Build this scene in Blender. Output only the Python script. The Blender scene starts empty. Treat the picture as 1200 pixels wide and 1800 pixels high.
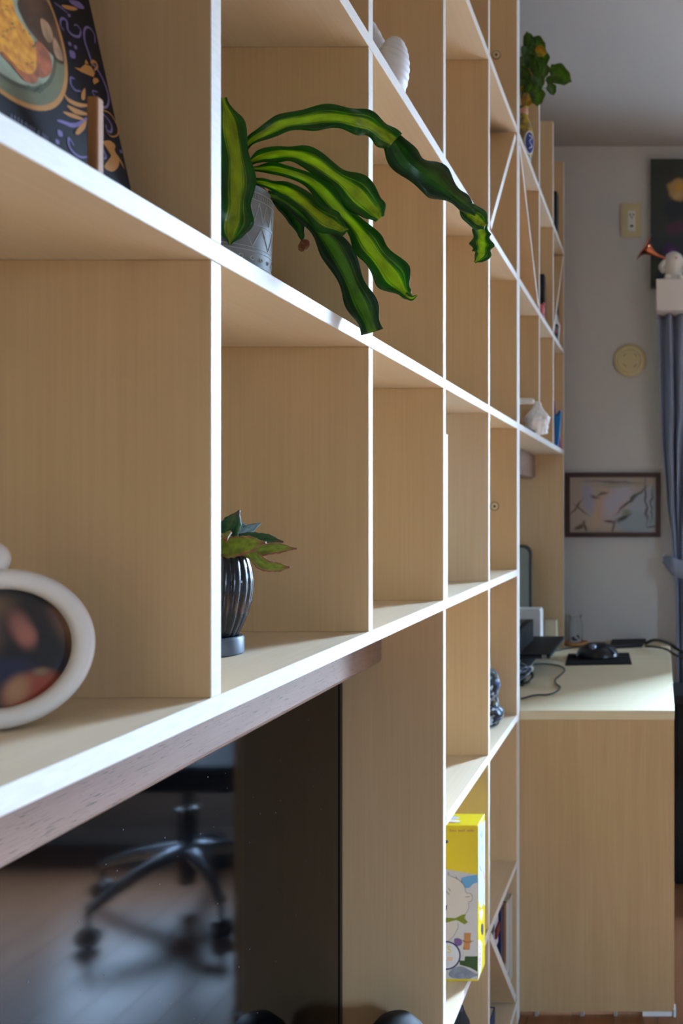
import bpy, bmesh, math, random
from mathutils import Vector, Matrix, noise
random.seed(7)
S = bpy.context.scene
COL = S.collection
PI = math.pi

# ------------------------------------------------------------------ camera
F = 1544.0            # focal length in pixels of the 1200x1800 frame
VX, VY = 1162.0, 894.0
CZ = 1.22
cam_d = bpy.data.cameras.new('camera')
cam = bpy.data.objects.new('camera', cam_d)
COL.objects.link(cam)
cam.location = (0, 0, CZ)
cam.rotation_euler = (PI/2, 0, 0)
cam_d.sensor_fit = 'AUTO'
cam_d.sensor_width = 36.0
cam_d.lens = F*36/1800
cam_d.shift_x = (600-VX)/1800
cam_d.shift_y = (VY-900)/1800
cam_d.clip_start = 0.02
cam_d.dof.use_dof = True
cam_d.dof.focus_distance = 0.95
cam_d.dof.aperture_fstop = 8.0
S.camera = cam

# ------------------------------------------------------------------ world, daylight, exposure
SKY = 640.0
w = bpy.data.worlds.new('sky')
S.world = w
w.use_nodes = True
nt = w.node_tree
nt.nodes.clear()
wo = nt.nodes.new('ShaderNodeOutputWorld')
bg = nt.nodes.new('ShaderNodeBackground')
tc = nt.nodes.new('ShaderNodeTexCoord')
sp = nt.nodes.new('ShaderNodeSeparateXYZ')
rp = nt.nodes.new('ShaderNodeValToRGB')
mr = nt.nodes.new('ShaderNodeMapRange')
mr.inputs[1].default_value = -1; mr.inputs[2].default_value = 1
rp.color_ramp.elements[0].position = 0.50; rp.color_ramp.elements[0].color = (.012, .014, .016, 1)
rp.color_ramp.elements[1].position = 1.0; rp.color_ramp.elements[1].color = (.46, .69, 1.0, 1)
nt.links.new(tc.outputs['Generated'], sp.inputs[0])
nt.links.new(sp.outputs['Z'], mr.inputs[0])
nt.links.new(mr.outputs[0], rp.inputs[0])
nt.links.new(rp.outputs[0], bg.inputs[0])
bg.inputs[1].default_value = SKY
nt.links.new(bg.outputs[0], wo.inputs[0])

# window opening in the far wall (portal guides daylight sampling)
WX0, WX1, WZ0, WZ1, WY = 0.55, 1.90, 0.42, 2.30, 3.20
pl = bpy.data.lights.new('window_daylight_portal', 'AREA')
pl.shape = 'RECTANGLE'; pl.size = WX1-WX0; pl.size_y = WZ1-WZ0
pl.cycles.is_portal = True
po = bpy.data.objects.new('window_daylight_portal', pl)
COL.objects.link(po)
po.location = ((WX0+WX1)/2, WY+0.06, (WZ0+WZ1)/2)
po.rotation_euler = (-PI/2, 0, 0)

# fill window added unseen in the right wall, brightens the shelf faces
W2Y0, W2Y1, W2Z0, W2Z1 = -2.0, -1.5, .9, 1.95
pl2 = bpy.data.lights.new('fill_window_portal', 'AREA')
pl2.shape = 'RECTANGLE'; pl2.size = W2Z1-W2Z0; pl2.size_y = W2Y1-W2Y0
pl2.cycles.is_portal = True
po2 = bpy.data.objects.new('fill_window_portal', pl2)
COL.objects.link(po2)
po2.location = (3.66, (W2Y0+W2Y1)/2, (W2Z0+W2Z1)/2)
po2.rotation_euler = (0, PI/2, 0)

S.view_settings.view_transform = 'Standard'
S.view_settings.look = 'None'
S.view_settings.gamma = 1
S.view_settings.use_curve_mapping = False
S.view_settings.exposure = 0.0

# ------------------------------------------------------------------ helpers
def P(px, py, y):
    "point at depth y metres seen at pixel (px,py)"
    return Vector(((px-VX)/F*y, y, CZ+(VY-py)/F*y))

def onz(px, py, z):
    "point on the horizontal plane z"
    y = (z-CZ)*F/(VY-py)
    return Vector(((px-VX)/F*y, y, z))

def onplane(px, py, p0, n):
    d = Vector(((px-VX)/F, 1, (VY-py)/F))
    o = Vector((0, 0, CZ))
    t = (Vector(p0)-o).dot(n)/d.dot(n)
    return o+d*t

def s2l(c):
    f = lambda v: v/12.92 if v <= .04045 else ((v+.055)/1.055)**2.4
    return (f(c[0]/255), f(c[1]/255), f(c[2]/255), 1)

MATS = {}
def mat(name, rgb, rough=.5, metal=0, spec=.5, vary=0, vscale=(30, 30, 30), bump=0, bscale=200, trans=0, ior=1.45, alpha=1, coat=0, sheen=0, rgb2=None):
    if name in MATS: return MATS[name]
    m = bpy.data.materials.new(name); m.use_nodes = True
    nt = m.node_tree; b = nt.nodes['Principled BSDF']
    b.inputs['Base Color'].default_value = s2l(rgb)
    b.inputs['Roughness'].default_value = rough
    b.inputs['Metallic'].default_value = metal
    b.inputs['Specular IOR Level'].default_value = spec
    b.inputs['IOR'].default_value = ior
    b.inputs['Transmission Weight'].default_value = trans
    b.inputs['Coat Weight'].default_value = coat
    b.inputs['Sheen Weight'].default_value = sheen
    b.inputs['Alpha'].default_value = alpha
    if vary or bump:
        g = nt.nodes.new('ShaderNodeNewGeometry')
        mp = nt.nodes.new('ShaderNodeVectorMath'); mp.operation = 'MULTIPLY'
        mp.inputs[1].default_value = vscale
        nt.links.new(g.outputs['Position'], mp.inputs[0])
        if vary:
            n = nt.nodes.new('ShaderNodeTexNoise'); n.inputs['Scale'].default_value = 1
            n.inputs['Detail'].default_value = 5
            nt.links.new(mp.outputs[0], n.inputs['Vector'])
            mx = nt.nodes.new('ShaderNodeMix'); mx.data_type = 'RGBA'
            c2 = rgb2 or tuple(max(0, v*(1-vary)) for v in rgb)
            mx.inputs[6].default_value = s2l(rgb); mx.inputs[7].default_value = s2l(c2)
            ra = nt.nodes.new('ShaderNodeMapRange'); ra.inputs[1].default_value = .35; ra.inputs[2].default_value = .68
            nt.links.new(n.outputs['Fac'], ra.inputs[0]); nt.links.new(ra.outputs[0], mx.inputs[0])
            nt.links.new(mx.outputs[2], b.inputs['Base Color'])
        if bump:
            n2 = nt.nodes.new('ShaderNodeTexNoise'); n2.inputs['Scale'].default_value = bscale
            nt.links.new(g.outputs['Position'], n2.inputs['Vector'])
            bm_ = nt.nodes.new('ShaderNodeBump'); bm_.inputs['Strength'].default_value = bump
            bm_.inputs['Distance'].default_value = .001
            nt.links.new(n2.outputs['Fac'], bm_.inputs['Height']); nt.links.new(bm_.outputs[0], b.inputs['Normal'])
    MATS[name] = m
    return m

def wood(name, light, dark, axis=2, grain=260, rough=.55, pores=0, figure=.5):
    m = bpy.data.materials.new(name); m.use_nodes = True
    nt = m.node_tree; b = nt.nodes['Principled BSDF']
    b.inputs['Roughness'].default_value = rough
    b.inputs['Specular IOR Level'].default_value = .3
    g = nt.nodes.new('ShaderNodeNewGeometry')
    def noise_(sc, det=3, dist=0):
        mp = nt.nodes.new('ShaderNodeVectorMath'); mp.operation = 'MULTIPLY'; mp.inputs[1].default_value = sc
        nt.links.new(g.outputs['Position'], mp.inputs[0])
        n = nt.nodes.new('ShaderNodeTexNoise'); n.inputs['Scale'].default_value = 1
        n.inputs['Detail'].default_value = det; n.inputs['Distortion'].default_value = dist
        nt.links.new(mp.outputs[0], n.inputs['Vector'])
        return n.outputs['Fac']
    fine = [grain]*3; fine[axis] = grain*.02
    broad = [14, 14, 14]; broad[axis] = 1.6
    f1 = noise_(fine); f2 = noise_(broad, 4, 1.2)
    add = nt.nodes.new('ShaderNodeMath'); add.operation = 'MULTIPLY_ADD'
    nt.links.new(f2, add.inputs[0]); add.inputs[1].default_value = figure*1.6
    sub = nt.nodes.new('ShaderNodeMath'); sub.operation = 'MULTIPLY'
    nt.links.new(f1, sub.inputs[0]); sub.inputs[1].default_value = .8
    nt.links.new(sub.outputs[0], add.inputs[2])
    ra = nt.nodes.new('ShaderNodeMapRange'); ra.inputs[1].default_value = .3+figure*.35; ra.inputs[2].default_value = .62+figure*1.15
    nt.links.new(add.outputs[0], ra.inputs[0])
    mx = nt.nodes.new('ShaderNodeMix'); mx.data_type = 'RGBA'
    mx.inputs[6].default_value = s2l(light); mx.inputs[7].default_value = s2l(dark)
    nt.links.new(ra.outputs[0], mx.inputs[0])
    out = mx.outputs[2]
    if pores:
        ps = [pores]*3; ps[axis] = pores*.07
        f3 = noise_(ps, 2, .4)
        r3 = nt.nodes.new('ShaderNodeMapRange'); r3.inputs[1].default_value = .60; r3.inputs[2].default_value = .70
        nt.links.new(f3, r3.inputs[0])
        m2 = nt.nodes.new('ShaderNodeMix'); m2.data_type = 'RGBA'
        nt.links.new(out, m2.inputs[6]); m2.inputs[7].default_value = s2l(tuple(v*.62 for v in dark))
        nt.links.new(r3.outputs[0], m2.inputs[0]); out = m2.outputs[2]
    nt.links.new(out, b.inputs['Base Color'])
    bp = nt.nodes.new('ShaderNodeBump'); bp.inputs['Strength'].default_value = .12; bp.inputs['Distance'].default_value = .0004
    nt.links.new(f1, bp.inputs['Height']); nt.links.new(bp.outputs[0], b.inputs['Normal'])
    MATS[name] = m
    return m

def print_mat(name, base, blobs, rough=.35, nscale=0, namp=0, coat=0):
    "flat print: soft ellipses (cx,cy,rx,ry,angle,soft,rgb) over a base colour, in UV space"
    m = bpy.data.materials.new(name); m.use_nodes = True
    nt = m.node_tree; b = nt.nodes['Principled BSDF']
    b.inputs['Roughness'].default_value = rough; b.inputs['Coat Weight'].default_value = coat
    uv = nt.nodes.new('ShaderNodeTexCoord'); src = uv.outputs['UV']
    if namp:
        n = nt.nodes.new('ShaderNodeTexNoise'); n.inputs['Scale'].default_value = nscale; n.inputs['Detail'].default_value = 4
        nt.links.new(src, n.inputs['Vector'])
        v1 = nt.nodes.new('ShaderNodeVectorMath'); v1.operation = 'SUBTRACT'; v1.inputs[1].default_value = (.5, .5, .5)
        nt.links.new(n.outputs['Color'], v1.inputs[0])
        v2 = nt.nodes.new('ShaderNodeVectorMath'); v2.operation = 'SCALE'; v2.inputs[3].default_value = namp
        nt.links.new(v1.outputs[0], v2.inputs[0])
        v3 = nt.nodes.new('ShaderNodeVectorMath'); v3.operation = 'ADD'
        nt.links.new(src, v3.inputs[0]); nt.links.new(v2.outputs[0], v3.inputs[1]); src = v3.outputs[0]
    prev = None
    for cx, cy, rx, ry, ang, soft, rgb in blobs:
        a = nt.nodes.new('ShaderNodeVectorMath'); a.operation = 'SUBTRACT'; a.inputs[1].default_value = (cx, cy, 0)
        nt.links.new(src, a.inputs[0])
        r = nt.nodes.new('ShaderNodeVectorRotate'); r.rotation_type = 'Z_AXIS'; r.inputs['Angle'].default_value = -ang
        nt.links.new(a.outputs[0], r.inputs['Vector'])
        s = nt.nodes.new('ShaderNodeVectorMath'); s.operation = 'MULTIPLY'; s.inputs[1].default_value = (1/rx, 1/ry, 0)
        nt.links.new(r.outputs[0], s.inputs[0])
        l = nt.nodes.new('ShaderNodeVectorMath'); l.operation = 'LENGTH'; nt.links.new(s.outputs[0], l.inputs[0])
        mr = nt.nodes.new('ShaderNodeMapRange'); mr.interpolation_type = 'SMOOTHSTEP'
        mr.inputs[1].default_value = 1+soft; mr.inputs[2].default_value = max(0, 1-soft)
        nt.links.new(l.outputs['Value'], mr.inputs[0])
        mx = nt.nodes.new('ShaderNodeMix'); mx.data_type = 'RGBA'
        nt.links.new(mr.outputs[0], mx.inputs[0]); mx.inputs[7].default_value = s2l(rgb)
        if prev is None: mx.inputs[6].default_value = s2l(base)
        else: nt.links.new(prev, mx.inputs[6])
        prev = mx.outputs[2]
    if prev is not None: nt.links.new(prev, b.inputs['Base Color'])
    else: b.inputs['Base Color'].default_value = s2l(base)
    MATS[name] = m
    return m

def catmull(pts, sub=6, closed=False):
    pts = [Vector(p) for p in pts]; n = len(pts); out = []
    rng = range(n if closed else n-1)
    for i in rng:
        if closed: a, b, c, d = pts[(i-1) % n], pts[i], pts[(i+1) % n], pts[(i+2) % n]
        else:
            b, c = pts[i], pts[i+1]
            a = pts[i-1] if i else b*2-c
            d = pts[i+2] if i+2 < n else c*2-b
        for k in range(sub):
            t = k/sub
            out.append(.5*((2*b)+(c-a)*t+(2*a-5*b+4*c-d)*t*t+(3*b-a-3*c+d)*t**3))
    if not closed: out.append(pts[-1])
    return out

class MB:
    def __init__(s): s.v = []; s.f = []; s.mi = []; s.uv = []
    def add(s, verts, faces, mi=0, uvs=None):
        o = len(s.v); s.v += [tuple(v) for v in verts]
        for f in faces: s.f.append([i+o for i in f]); s.mi.append(mi)
        s.uv += list(uvs) if uvs else [(0, 0)]*len(verts)
        return s
    def box(s, x0, x1, y0, y1, z0, z1, mi=0):
        v = [(x, y, z) for x in (x0, x1) for y in (y0, y1) for z in (z0, z1)]
        return s.add(v, [(0, 1, 3, 2), (4, 6, 7, 5), (0, 4, 5, 1), (2, 3, 7, 6), (0, 2, 6, 4), (1, 5, 7, 3)], mi)
    def tube(s, pts, r, seg=8, mi=0, cap=True, closed=False):
        pts = [Vector(p) for p in pts]; n = len(pts)
        rr = r if isinstance(r, (list, tuple)) else [r]*n
        tang = []
        for i in range(n):
            if closed: t = pts[(i+1) % n]-pts[i-1]
            else: t = pts[min(i+1, n-1)]-pts[max(i-1, 0)]
            tang.append(t.normalized() if t.length > 1e-9 else Vector((0, 0, 1)))
        up = Vector((0, 0, 1)) if abs(tang[0].z) < .9 else Vector((1, 0, 0))
        nn = (up-tang[0]*up.dot(tang[0])).normalized()
        V = []
        for i in range(n):
            nn = nn-tang[i]*nn.dot(tang[i]); nn.normalize()
            bb = tang[i].cross(nn)
            for k in range(seg):
                a = 2*PI*k/seg
                V.append(pts[i]+(nn*math.cos(a)+bb*math.sin(a))*rr[i])
        Fc = []
        m = n if closed else n-1
        for i in range(m):
            j = (i+1) % n
            for k in range(seg):
                Fc.append((i*seg+k, i*seg+(k+1) % seg, j*seg+(k+1) % seg, j*seg+k))
        if cap and not closed:
            Fc.append(tuple(range(seg))[::-1]); Fc.append(tuple((n-1)*seg+k for k in range(seg)))
        return s.add(V, Fc, mi)
    def lathe(s, prof, c=(0, 0, 0), seg=32, mi=0, rf=None, M=None):
        V = []; n = len(prof)
        for i, (r, z) in enumerate(prof):
            for k in range(seg):
                a = 2*PI*k/seg
                q = rf(a, z, i) if rf else 1
                p = Vector((r*q*math.cos(a), r*q*math.sin(a), z))
                V.append((M @ p) if M else p+Vector(c))
        Fc = []
        for i in range(n-1):
            for k in range(seg):
                Fc.append((i*seg+k, i*seg+(k+1) % seg, (i+1)*seg+(k+1) % seg, (i+1)*seg+k))
        if prof[0][0] > 1e-5: Fc.append(tuple(range(seg))[::-1])
        if prof[-1][0] > 1e-5: Fc.append(tuple((n-1)*seg+k for k in range(seg)))
        return s.add(V, Fc, mi)
    def prism(s, pts, off, mi=0):
        n = len(pts); off = Vector(off)
        V = [Vector(p) for p in pts]+[Vector(p)+off for p in pts]
        Fc = [tuple(range(n))[::-1], tuple(range(n, 2*n))]
        for i in range(n): Fc.append((i, (i+1) % n, n+(i+1) % n, n+i))
        return s.add(V, Fc, mi)
    def sphere(s, c, r, seg=20, rings=12, mi=0, sc=(1, 1, 1), M=None, df=None):
        V = []
        for i in range(rings+1):
            th = PI*i/rings
            for k in range(seg):
                a = 2*PI*k/seg
                p = Vector((math.sin(th)*math.cos(a)*sc[0], math.sin(th)*math.sin(a)*sc[1], math.cos(th)*sc[2]))*r
                if df: p = p*df(a, th)
                V.append((M @ p) if M else p+Vector(c))
        Fc = []
        for i in range(rings):
            for k in range(seg):
                Fc.append((i*seg+k, (i+1)*seg+k, (i+1)*seg+(k+1) % seg, i*seg+(k+1) % seg))
        return s.add(V, Fc, mi)
    def build(s, name, mats, parent=None, smooth=False, bevel=0, segs=1, front=None, merge=True):
        me = bpy.data.meshes.new(name)
        me.from_pydata(s.v, [], s.f)
        for m in (mats if isinstance(mats, (list, tuple)) else [mats]): me.materials.append(m)
        for p, mi in zip(me.polygons, s.mi): p.material_index = mi
        if any(u != (0, 0) for u in s.uv):
            ul = me.uv_layers.new(name='UVMap')
            for l in me.loops: ul.data[l.index].uv = s.uv[l.vertex_index]
        bm = bmesh.new(); bm.from_mesh(me)
        if merge: bmesh.ops.remove_doubles(bm, verts=bm.verts, dist=1e-6)
        bmesh.ops.recalc_face_normals(bm, faces=bm.faces)
        if bevel:
            bmesh.ops.bevel(bm, geom=[e for e in bm.edges if len(e.link_faces) == 2 and e.calc_face_angle(0) > .5], offset=bevel, segments=segs, affect='EDGES', profile=.5)
        if front is not None:
            bm.normal_update()
            for f in bm.faces:
                if f.normal.x > .6: f.material_index = front
        bm.to_mesh(me); bm.free()
        if smooth:
            for p in me.polygons: p.use_smooth = True
            me.set_sharp_from_angle(angle=.7)
        o = bpy.data.objects.new(name, me)
        COL.objects.link(o)
        if parent is not None: adopt(o, parent)
        return o

def adopt(o, parent):
    o.parent = parent
    if parent.type == 'EMPTY': o.matrix_parent_inverse = Matrix.Translation(-parent.location)

def tag(o, label, cat, group=None):
    o['label'] = label; o['category'] = cat
    if group: o['group'] = group
    return o
def thing(name, label, cat, loc, group=None):
    e = bpy.data.objects.new(name, None); COL.objects.link(e)
    e.location = loc; e.empty_display_size = .02
    return tag(e, label, cat, group)
def struct(o): o['kind'] = 'structure'; return o

# ------------------------------------------------------------------ materials
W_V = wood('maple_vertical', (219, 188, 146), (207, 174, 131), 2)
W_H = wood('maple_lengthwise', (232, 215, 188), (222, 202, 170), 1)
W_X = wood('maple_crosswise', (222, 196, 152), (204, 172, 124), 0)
EDGE = mat('pale_edge_band', (226, 222, 215), .5, vary=.04, vscale=(300, 60, 300))
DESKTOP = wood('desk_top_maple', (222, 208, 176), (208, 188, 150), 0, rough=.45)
WALNUT = wood('walnut', (148, 120, 106), (112, 88, 76), 1, grain=500, rough=.36, pores=900, figure=.8)
WALNUT.node_tree.nodes['Principled BSDF'].inputs['Specular IOR Level'].default_value = .8
WALL = mat('wall_paint', (202, 200, 197), .9, bump=.15, bscale=900)
WALL2 = mat('wall_paint_taupe', (150, 144, 136), .9)
CEIL = mat('ceiling_paint', (160, 158, 154), .95)
FLOOR = wood('floor_boards', (146, 100, 68), (112, 72, 46), 1, grain=160, rough=.34, figure=.9)
WHITE = mat('white_gloss', (236, 236, 236), .3)
BLACK = mat('black_plastic', (16, 16, 18), .35)
BLACKM = mat('black_matte', (20, 20, 22), .8)
CHROME = mat('dark_chrome', (150, 155, 165), .22, metal=1)

# ------------------------------------------------------------------ room shell
XL, XR, YB, ZC = -0.635, 3.6, -4.0, 2.54
fl = struct(MB().box(XL-.1, XR+.1, YB-.1, WY+.1, -.06, -.012).build('floor', mat('floor_gap', (60, 38, 24), .8)))
pw = .1045
n = int((XR-XL)/pw)+1
pmesh = None
for i in range(n):
    x0 = XL+i*pw
    if pmesh is None:
        o = MB().box(0, pw-.0012, YB, WY, -.012, 0).build('plank', FLOOR, None, bevel=.0006)
        pmesh = o.data; o.location.x = x0
    else:
        o = bpy.data.objects.new('plank', pmesh); COL.objects.link(o); o.location.x = x0
    o.parent = fl
struct(MB().box(XL-.1, XR+.1, YB-.1, WY+.1, ZC, ZC+.1).build('ceiling', CEIL))
struct(MB().box(XL-.1, XL, YB-.1, WY+.1, 0, ZC).build('wall_left', WALL))
struct(MB().box(XR, XR+.1, YB-.1, W2Y0, 0, ZC).box(XR, XR+.1, W2Y1, WY+.1, 0, ZC).box(XR, XR+.1, W2Y0, W2Y1, 0, W2Z0).box(XR, XR+.1, W2Y0, W2Y1, W2Z1, ZC).build('wall_right', WALL2))
struct(MB().box(XR+.02, XR+.08, W2Y0, W2Y0+.04, W2Z0, W2Z1).box(XR+.02, XR+.08, W2Y1-.04, W2Y1, W2Z0, W2Z1).box(XR+.02, XR+.08, W2Y0+.04, W2Y1-.04, W2Z0, W2Z0+.04)
       .box(XR+.02, XR+.08, W2Y0+.04, W2Y1-.04, W2Z1-.04, W2Z1).build('fill_window', WHITE))  # frame of the added fill window
struct(MB().box(XL, XR, YB-.1, YB, 0, ZC).build('wall_back', WALL2))
wf = MB()
wf.box(XL, WX0, WY, WY+.1, 0, ZC).box(WX1, XR, WY, WY+.1, 0, ZC).box(WX0, WX1, WY, WY+.1, 0, WZ0).box(WX0, WX1, WY, WY+.1, WZ1, ZC)
struct(wf.build('wall_far', WALL))
wn = struct(MB().box(WX0, WX0+.04, WY+.02, WY+.08, WZ0, WZ1).box(WX1-.04, WX1, WY+.02, WY+.08, WZ0, WZ1)
            .box(WX0, WX1, WY+.02, WY+.08, WZ0, WZ0+.04).box(WX0, WX1, WY+.02, WY+.08, WZ1-.04, WZ1)
            .box((WX0+WX1)/2-.025, (WX0+WX1)/2+.025, WY+.03, WY+.07, WZ0, WZ1).build('window_1', WHITE))
MB().box(WX0-.03, WX1+.03, WY-.05, WY+.09, WZ0-.025, WZ0-.001).build('window_sill', WHITE, wn, bevel=.003)
# outside the window: unseen slab and wall added to limit the sky light
BLOCKER_GREY = mat('blocker_grey', (64, 64, 64), .9)
struct(MB().box(XL, XR, WY+.1, WY+.75, 2.45, 2.6).build('sky_blocker_slab', BLOCKER_GREY))  # unseen slab, added to cut off the high sky light
struct(MB().box(2.7, 9, 5.4, 5.5, -3, 7).build('sky_blocker_wall', BLOCKER_GREY))  # unseen thin wall, added to cut off sky light from the right
struct(MB().box(.2, XR, WY-.012, WY, 0, .06).build('baseboard_far', WHITE))

# ------------------------------------------------------------------ bookcase (near unit)
XF, XB, T = -.34, -.63, .0155
ZA, ZB, ZCc, ZD, ZE, ZF, ZG, ZH = 1.424, 1.0765, 1.7735, 2.121, 2.4695, .7335, .39, .06
bk = thing('bookcase', 'tall pale maple open bookcase with white front edges running along the wall', 'bookcase', (-.48, .85, 0))
Y0, Y1 = -.4005, 2.0695
def board(nm, y0, y1, ztop, parent, x0=XB, x1=XF, t=T):
    return MB().box(x0, x1, y0, y1, ztop-t, ztop).build(nm, [W_H, EDGE], parent, bevel=.0006, front=1)
def upright(nm, yr, z0, z1, parent, t=T, x1=XF-.0008):
    return MB().box(XB, x1, yr-t, yr, z0, z1).build(nm, [W_V, EDGE], parent, bevel=.0006, front=1)
for z in (ZA, ZB, ZCc, ZD, ZE): board('shelf_board', Y0, Y1, z, bk)
for z in (ZF, ZG, ZH): board('shelf_board', 1.389, Y1, z, bk)
upright('side_panel', 2.088, 0, 2.4695, bk, t=.0185, x1=XF)
upright('side_panel', -.385, 0, ZB-T, bk)
upright('side_panel', 1.389, 0, ZB-T, bk)
rows = [(ZB, ZA-T), (ZA, ZCc-T), (ZCc, ZD-T), (ZD, ZE-T)]
for yr in (-.385, -.03, .3255, .6805, 1.0385, 1.389, 1.747):
    for a, b in rows: upright('divider', yr, a, b, bk)
for a, b in ((ZH, ZG-T), (ZG, ZF-T), (ZF, ZB-T), (0, ZH-T)): upright('divider', 1.747, a, b, bk)
MB().box(-.40, -.385, 1.39, 2.069, 0, ZH-T).build('plinth', W_H, bk)
def diagonal(y0, z0, y1, z1, parent):
    d = Vector((0, y1-y0, z1-z0)).normalized(); nrm = Vector((0, -d.z, d.y))*T/2
    # trimmed so the ends meet the shelves and panels
    q = 0.0085/abs(d.z); r = .0085/abs(d.y)
    e = min(q, r)+.004
    a = Vector((XB, y0, z0))+d*e; b = Vector((XB, y1, z1))-d*e
    pts = [a+nrm, a-nrm, b-nrm, b+nrm]
    return MB().prism(pts, (XF-.001-XB, 0, 0)).build('diagonal_brace', [W_V, EDGE], parent, bevel=.0005, front=1)
diagonal(1.747, ZCc, 2.0695, ZD-T, bk)
diagonal(1.747, ZG-T, 2.0695, ZH, bk)
rail = MB().box(-.47, -.436, -.3845, 1.3733, .98, ZB-T).build('support_rail', WALNUT, bk, bevel=.006, segs=3)
rail['label'] = 'dark walnut rail under the shelf'
for px, py in ((869, 890), (872, 97)):
    c = P(px, py, 2.0695)
    M = Matrix.Translation(c) @ Matrix.Rotation(PI/2, 4, 'X')
    o = MB().lathe([(.0105, 0), (.0105, .0012), (.0100, .0018), (.0088, .0018), (.0088, .0014)], M=M, seg=24, mi=1).lathe([(.0087, 0), (.0087, .0022), (.0075, .003), (.0042, .003), (.0034, .0018)], M=M, seg=20).lathe([(.0033, 0), (.0033, .002)], M=M, seg=12, mi=1).build(
        'screw_cap', [mat('brass_cap', (222, 204, 168), .4), mat('cap_dark', (112, 92, 66), .6)], bk, smooth=True)

# ------------------------------------------------------------------ hutch over the desk (far unit)
hu = thing('desk_hutch', 'maple shelf unit standing over the desk at the far end', 'shelf unit', (-.48, 2.6, .7355))
DT = .735
HY = [2.1075, 2.465, 2.782, 3.079]
MB().box(XB, XF, 2.089, 2.1075, 0, 2.44).build('side_panel', [W_V, EDGE], hu, bevel=.0006, front=1)
upright('side_panel', 3.079, DT+.0005, 2.43, hu)
for z in (ZA, ZCc, ZD): board('shelf_board', 2.1075, 3.0635, z, hu)
for yr in HY[1:3]:
    for a, b in ((ZA, ZCc-T), (ZCc, ZD-T), (ZD, 2.44)): upright('divider', yr, a, b, hu)
diagonal(2.1075, ZD-T, 2.4495, ZCc, hu)
diagonal(2.782, ZCc, 3.0635, ZD-T, hu)
o = MB().box(-.475, -.44, 2.108, 3.063, 1.325, ZA-T).build('support_rail', WALNUT, hu, bevel=.006, segs=3)
o['label'] = 'dark walnut rail under the hutch'

# ------------------------------------------------------------------ desk
dk = thing('desk', 'pale maple desk with solid side panel under the hutch', 'desk', (-.3, 2.6, 0))
MB().box(XB, .0314, 2.1085, 3.198, DT-.0225, DT).build('desk_top', DESKTOP, dk, bevel=.001)
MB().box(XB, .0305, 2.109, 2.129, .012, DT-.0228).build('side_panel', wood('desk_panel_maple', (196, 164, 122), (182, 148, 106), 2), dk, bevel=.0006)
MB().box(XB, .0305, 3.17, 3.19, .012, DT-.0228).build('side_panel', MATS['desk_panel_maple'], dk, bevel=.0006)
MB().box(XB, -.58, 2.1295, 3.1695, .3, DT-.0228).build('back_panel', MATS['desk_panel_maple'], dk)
MB().box(-.045, .0280, 2.1105, 2.1275, 0, .0119).build('floor_glide', WHITE, dk)
for x in (-.11, -.19, -.3, -.5):
    MB().box(x-.004, x+.004, 2.1105, 2.1275, 0, .0119).build('floor_glide', mat('glide_grey', (150, 146, 140), .5), dk)
MB().box(XB, .0300, 3.171, 3.189, 0, .0119).build('floor_glide', MATS['glide_grey'], dk)
MB().box(.0285, .0345, 2.106, 2.1285, 0, .02).build('corner_guard', mat('clear_white', (225, 230, 235), .2), dk, bevel=.001)

# ------------------------------------------------------------------ television
tv = thing('television', 'large flat television with glossy black screen below the lowest long shelf', 'television', (-.5, .7, .2))
SCR = mat('screen_glass', (4, 4, 5), .05, spec=.3, ior=1.4)
MB().box(-.5, -.498, .045, 1.358, .20, .985).build('screen', SCR, tv)
bz = MB().box(-.54, -.4965, .03, .045, .185, 1.0).box(-.54, -.4965, 1.358, 1.368, .185, 1.0).box(-.54, -.4965, .045, 1.358, .985, 1.0).box(-.54, -.4965, .045, 1.358, .185, .20)
bz.build('bezel', BLACK, tv)
MB().box(-.555, -.501, .031, 1.367, .186, .999).build('housing', BLACKM, tv)
MB().box(XL, -.555, .5, .9, .4, .75).build('wall_mount', BLACKM, tv)
dust = MB()
for i in range(240):
    y = random.uniform(.35, 1.3); z = random.uniform(.22, .93); r = random.uniform(.0003, .0009)
    dust.add([(-.4978, y+r*math.cos(a*PI/3), z+r*math.sin(a*PI/3)) for a in range(6)], [(0, 1, 2, 3, 4, 5)])
o = dust.build('dust_specks', mat('dust', (96, 96, 100), .9), tv); o['kind'] = 'stuff'

# ------------------------------------------------------------------ wall fittings on far wall
YW = WY
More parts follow.
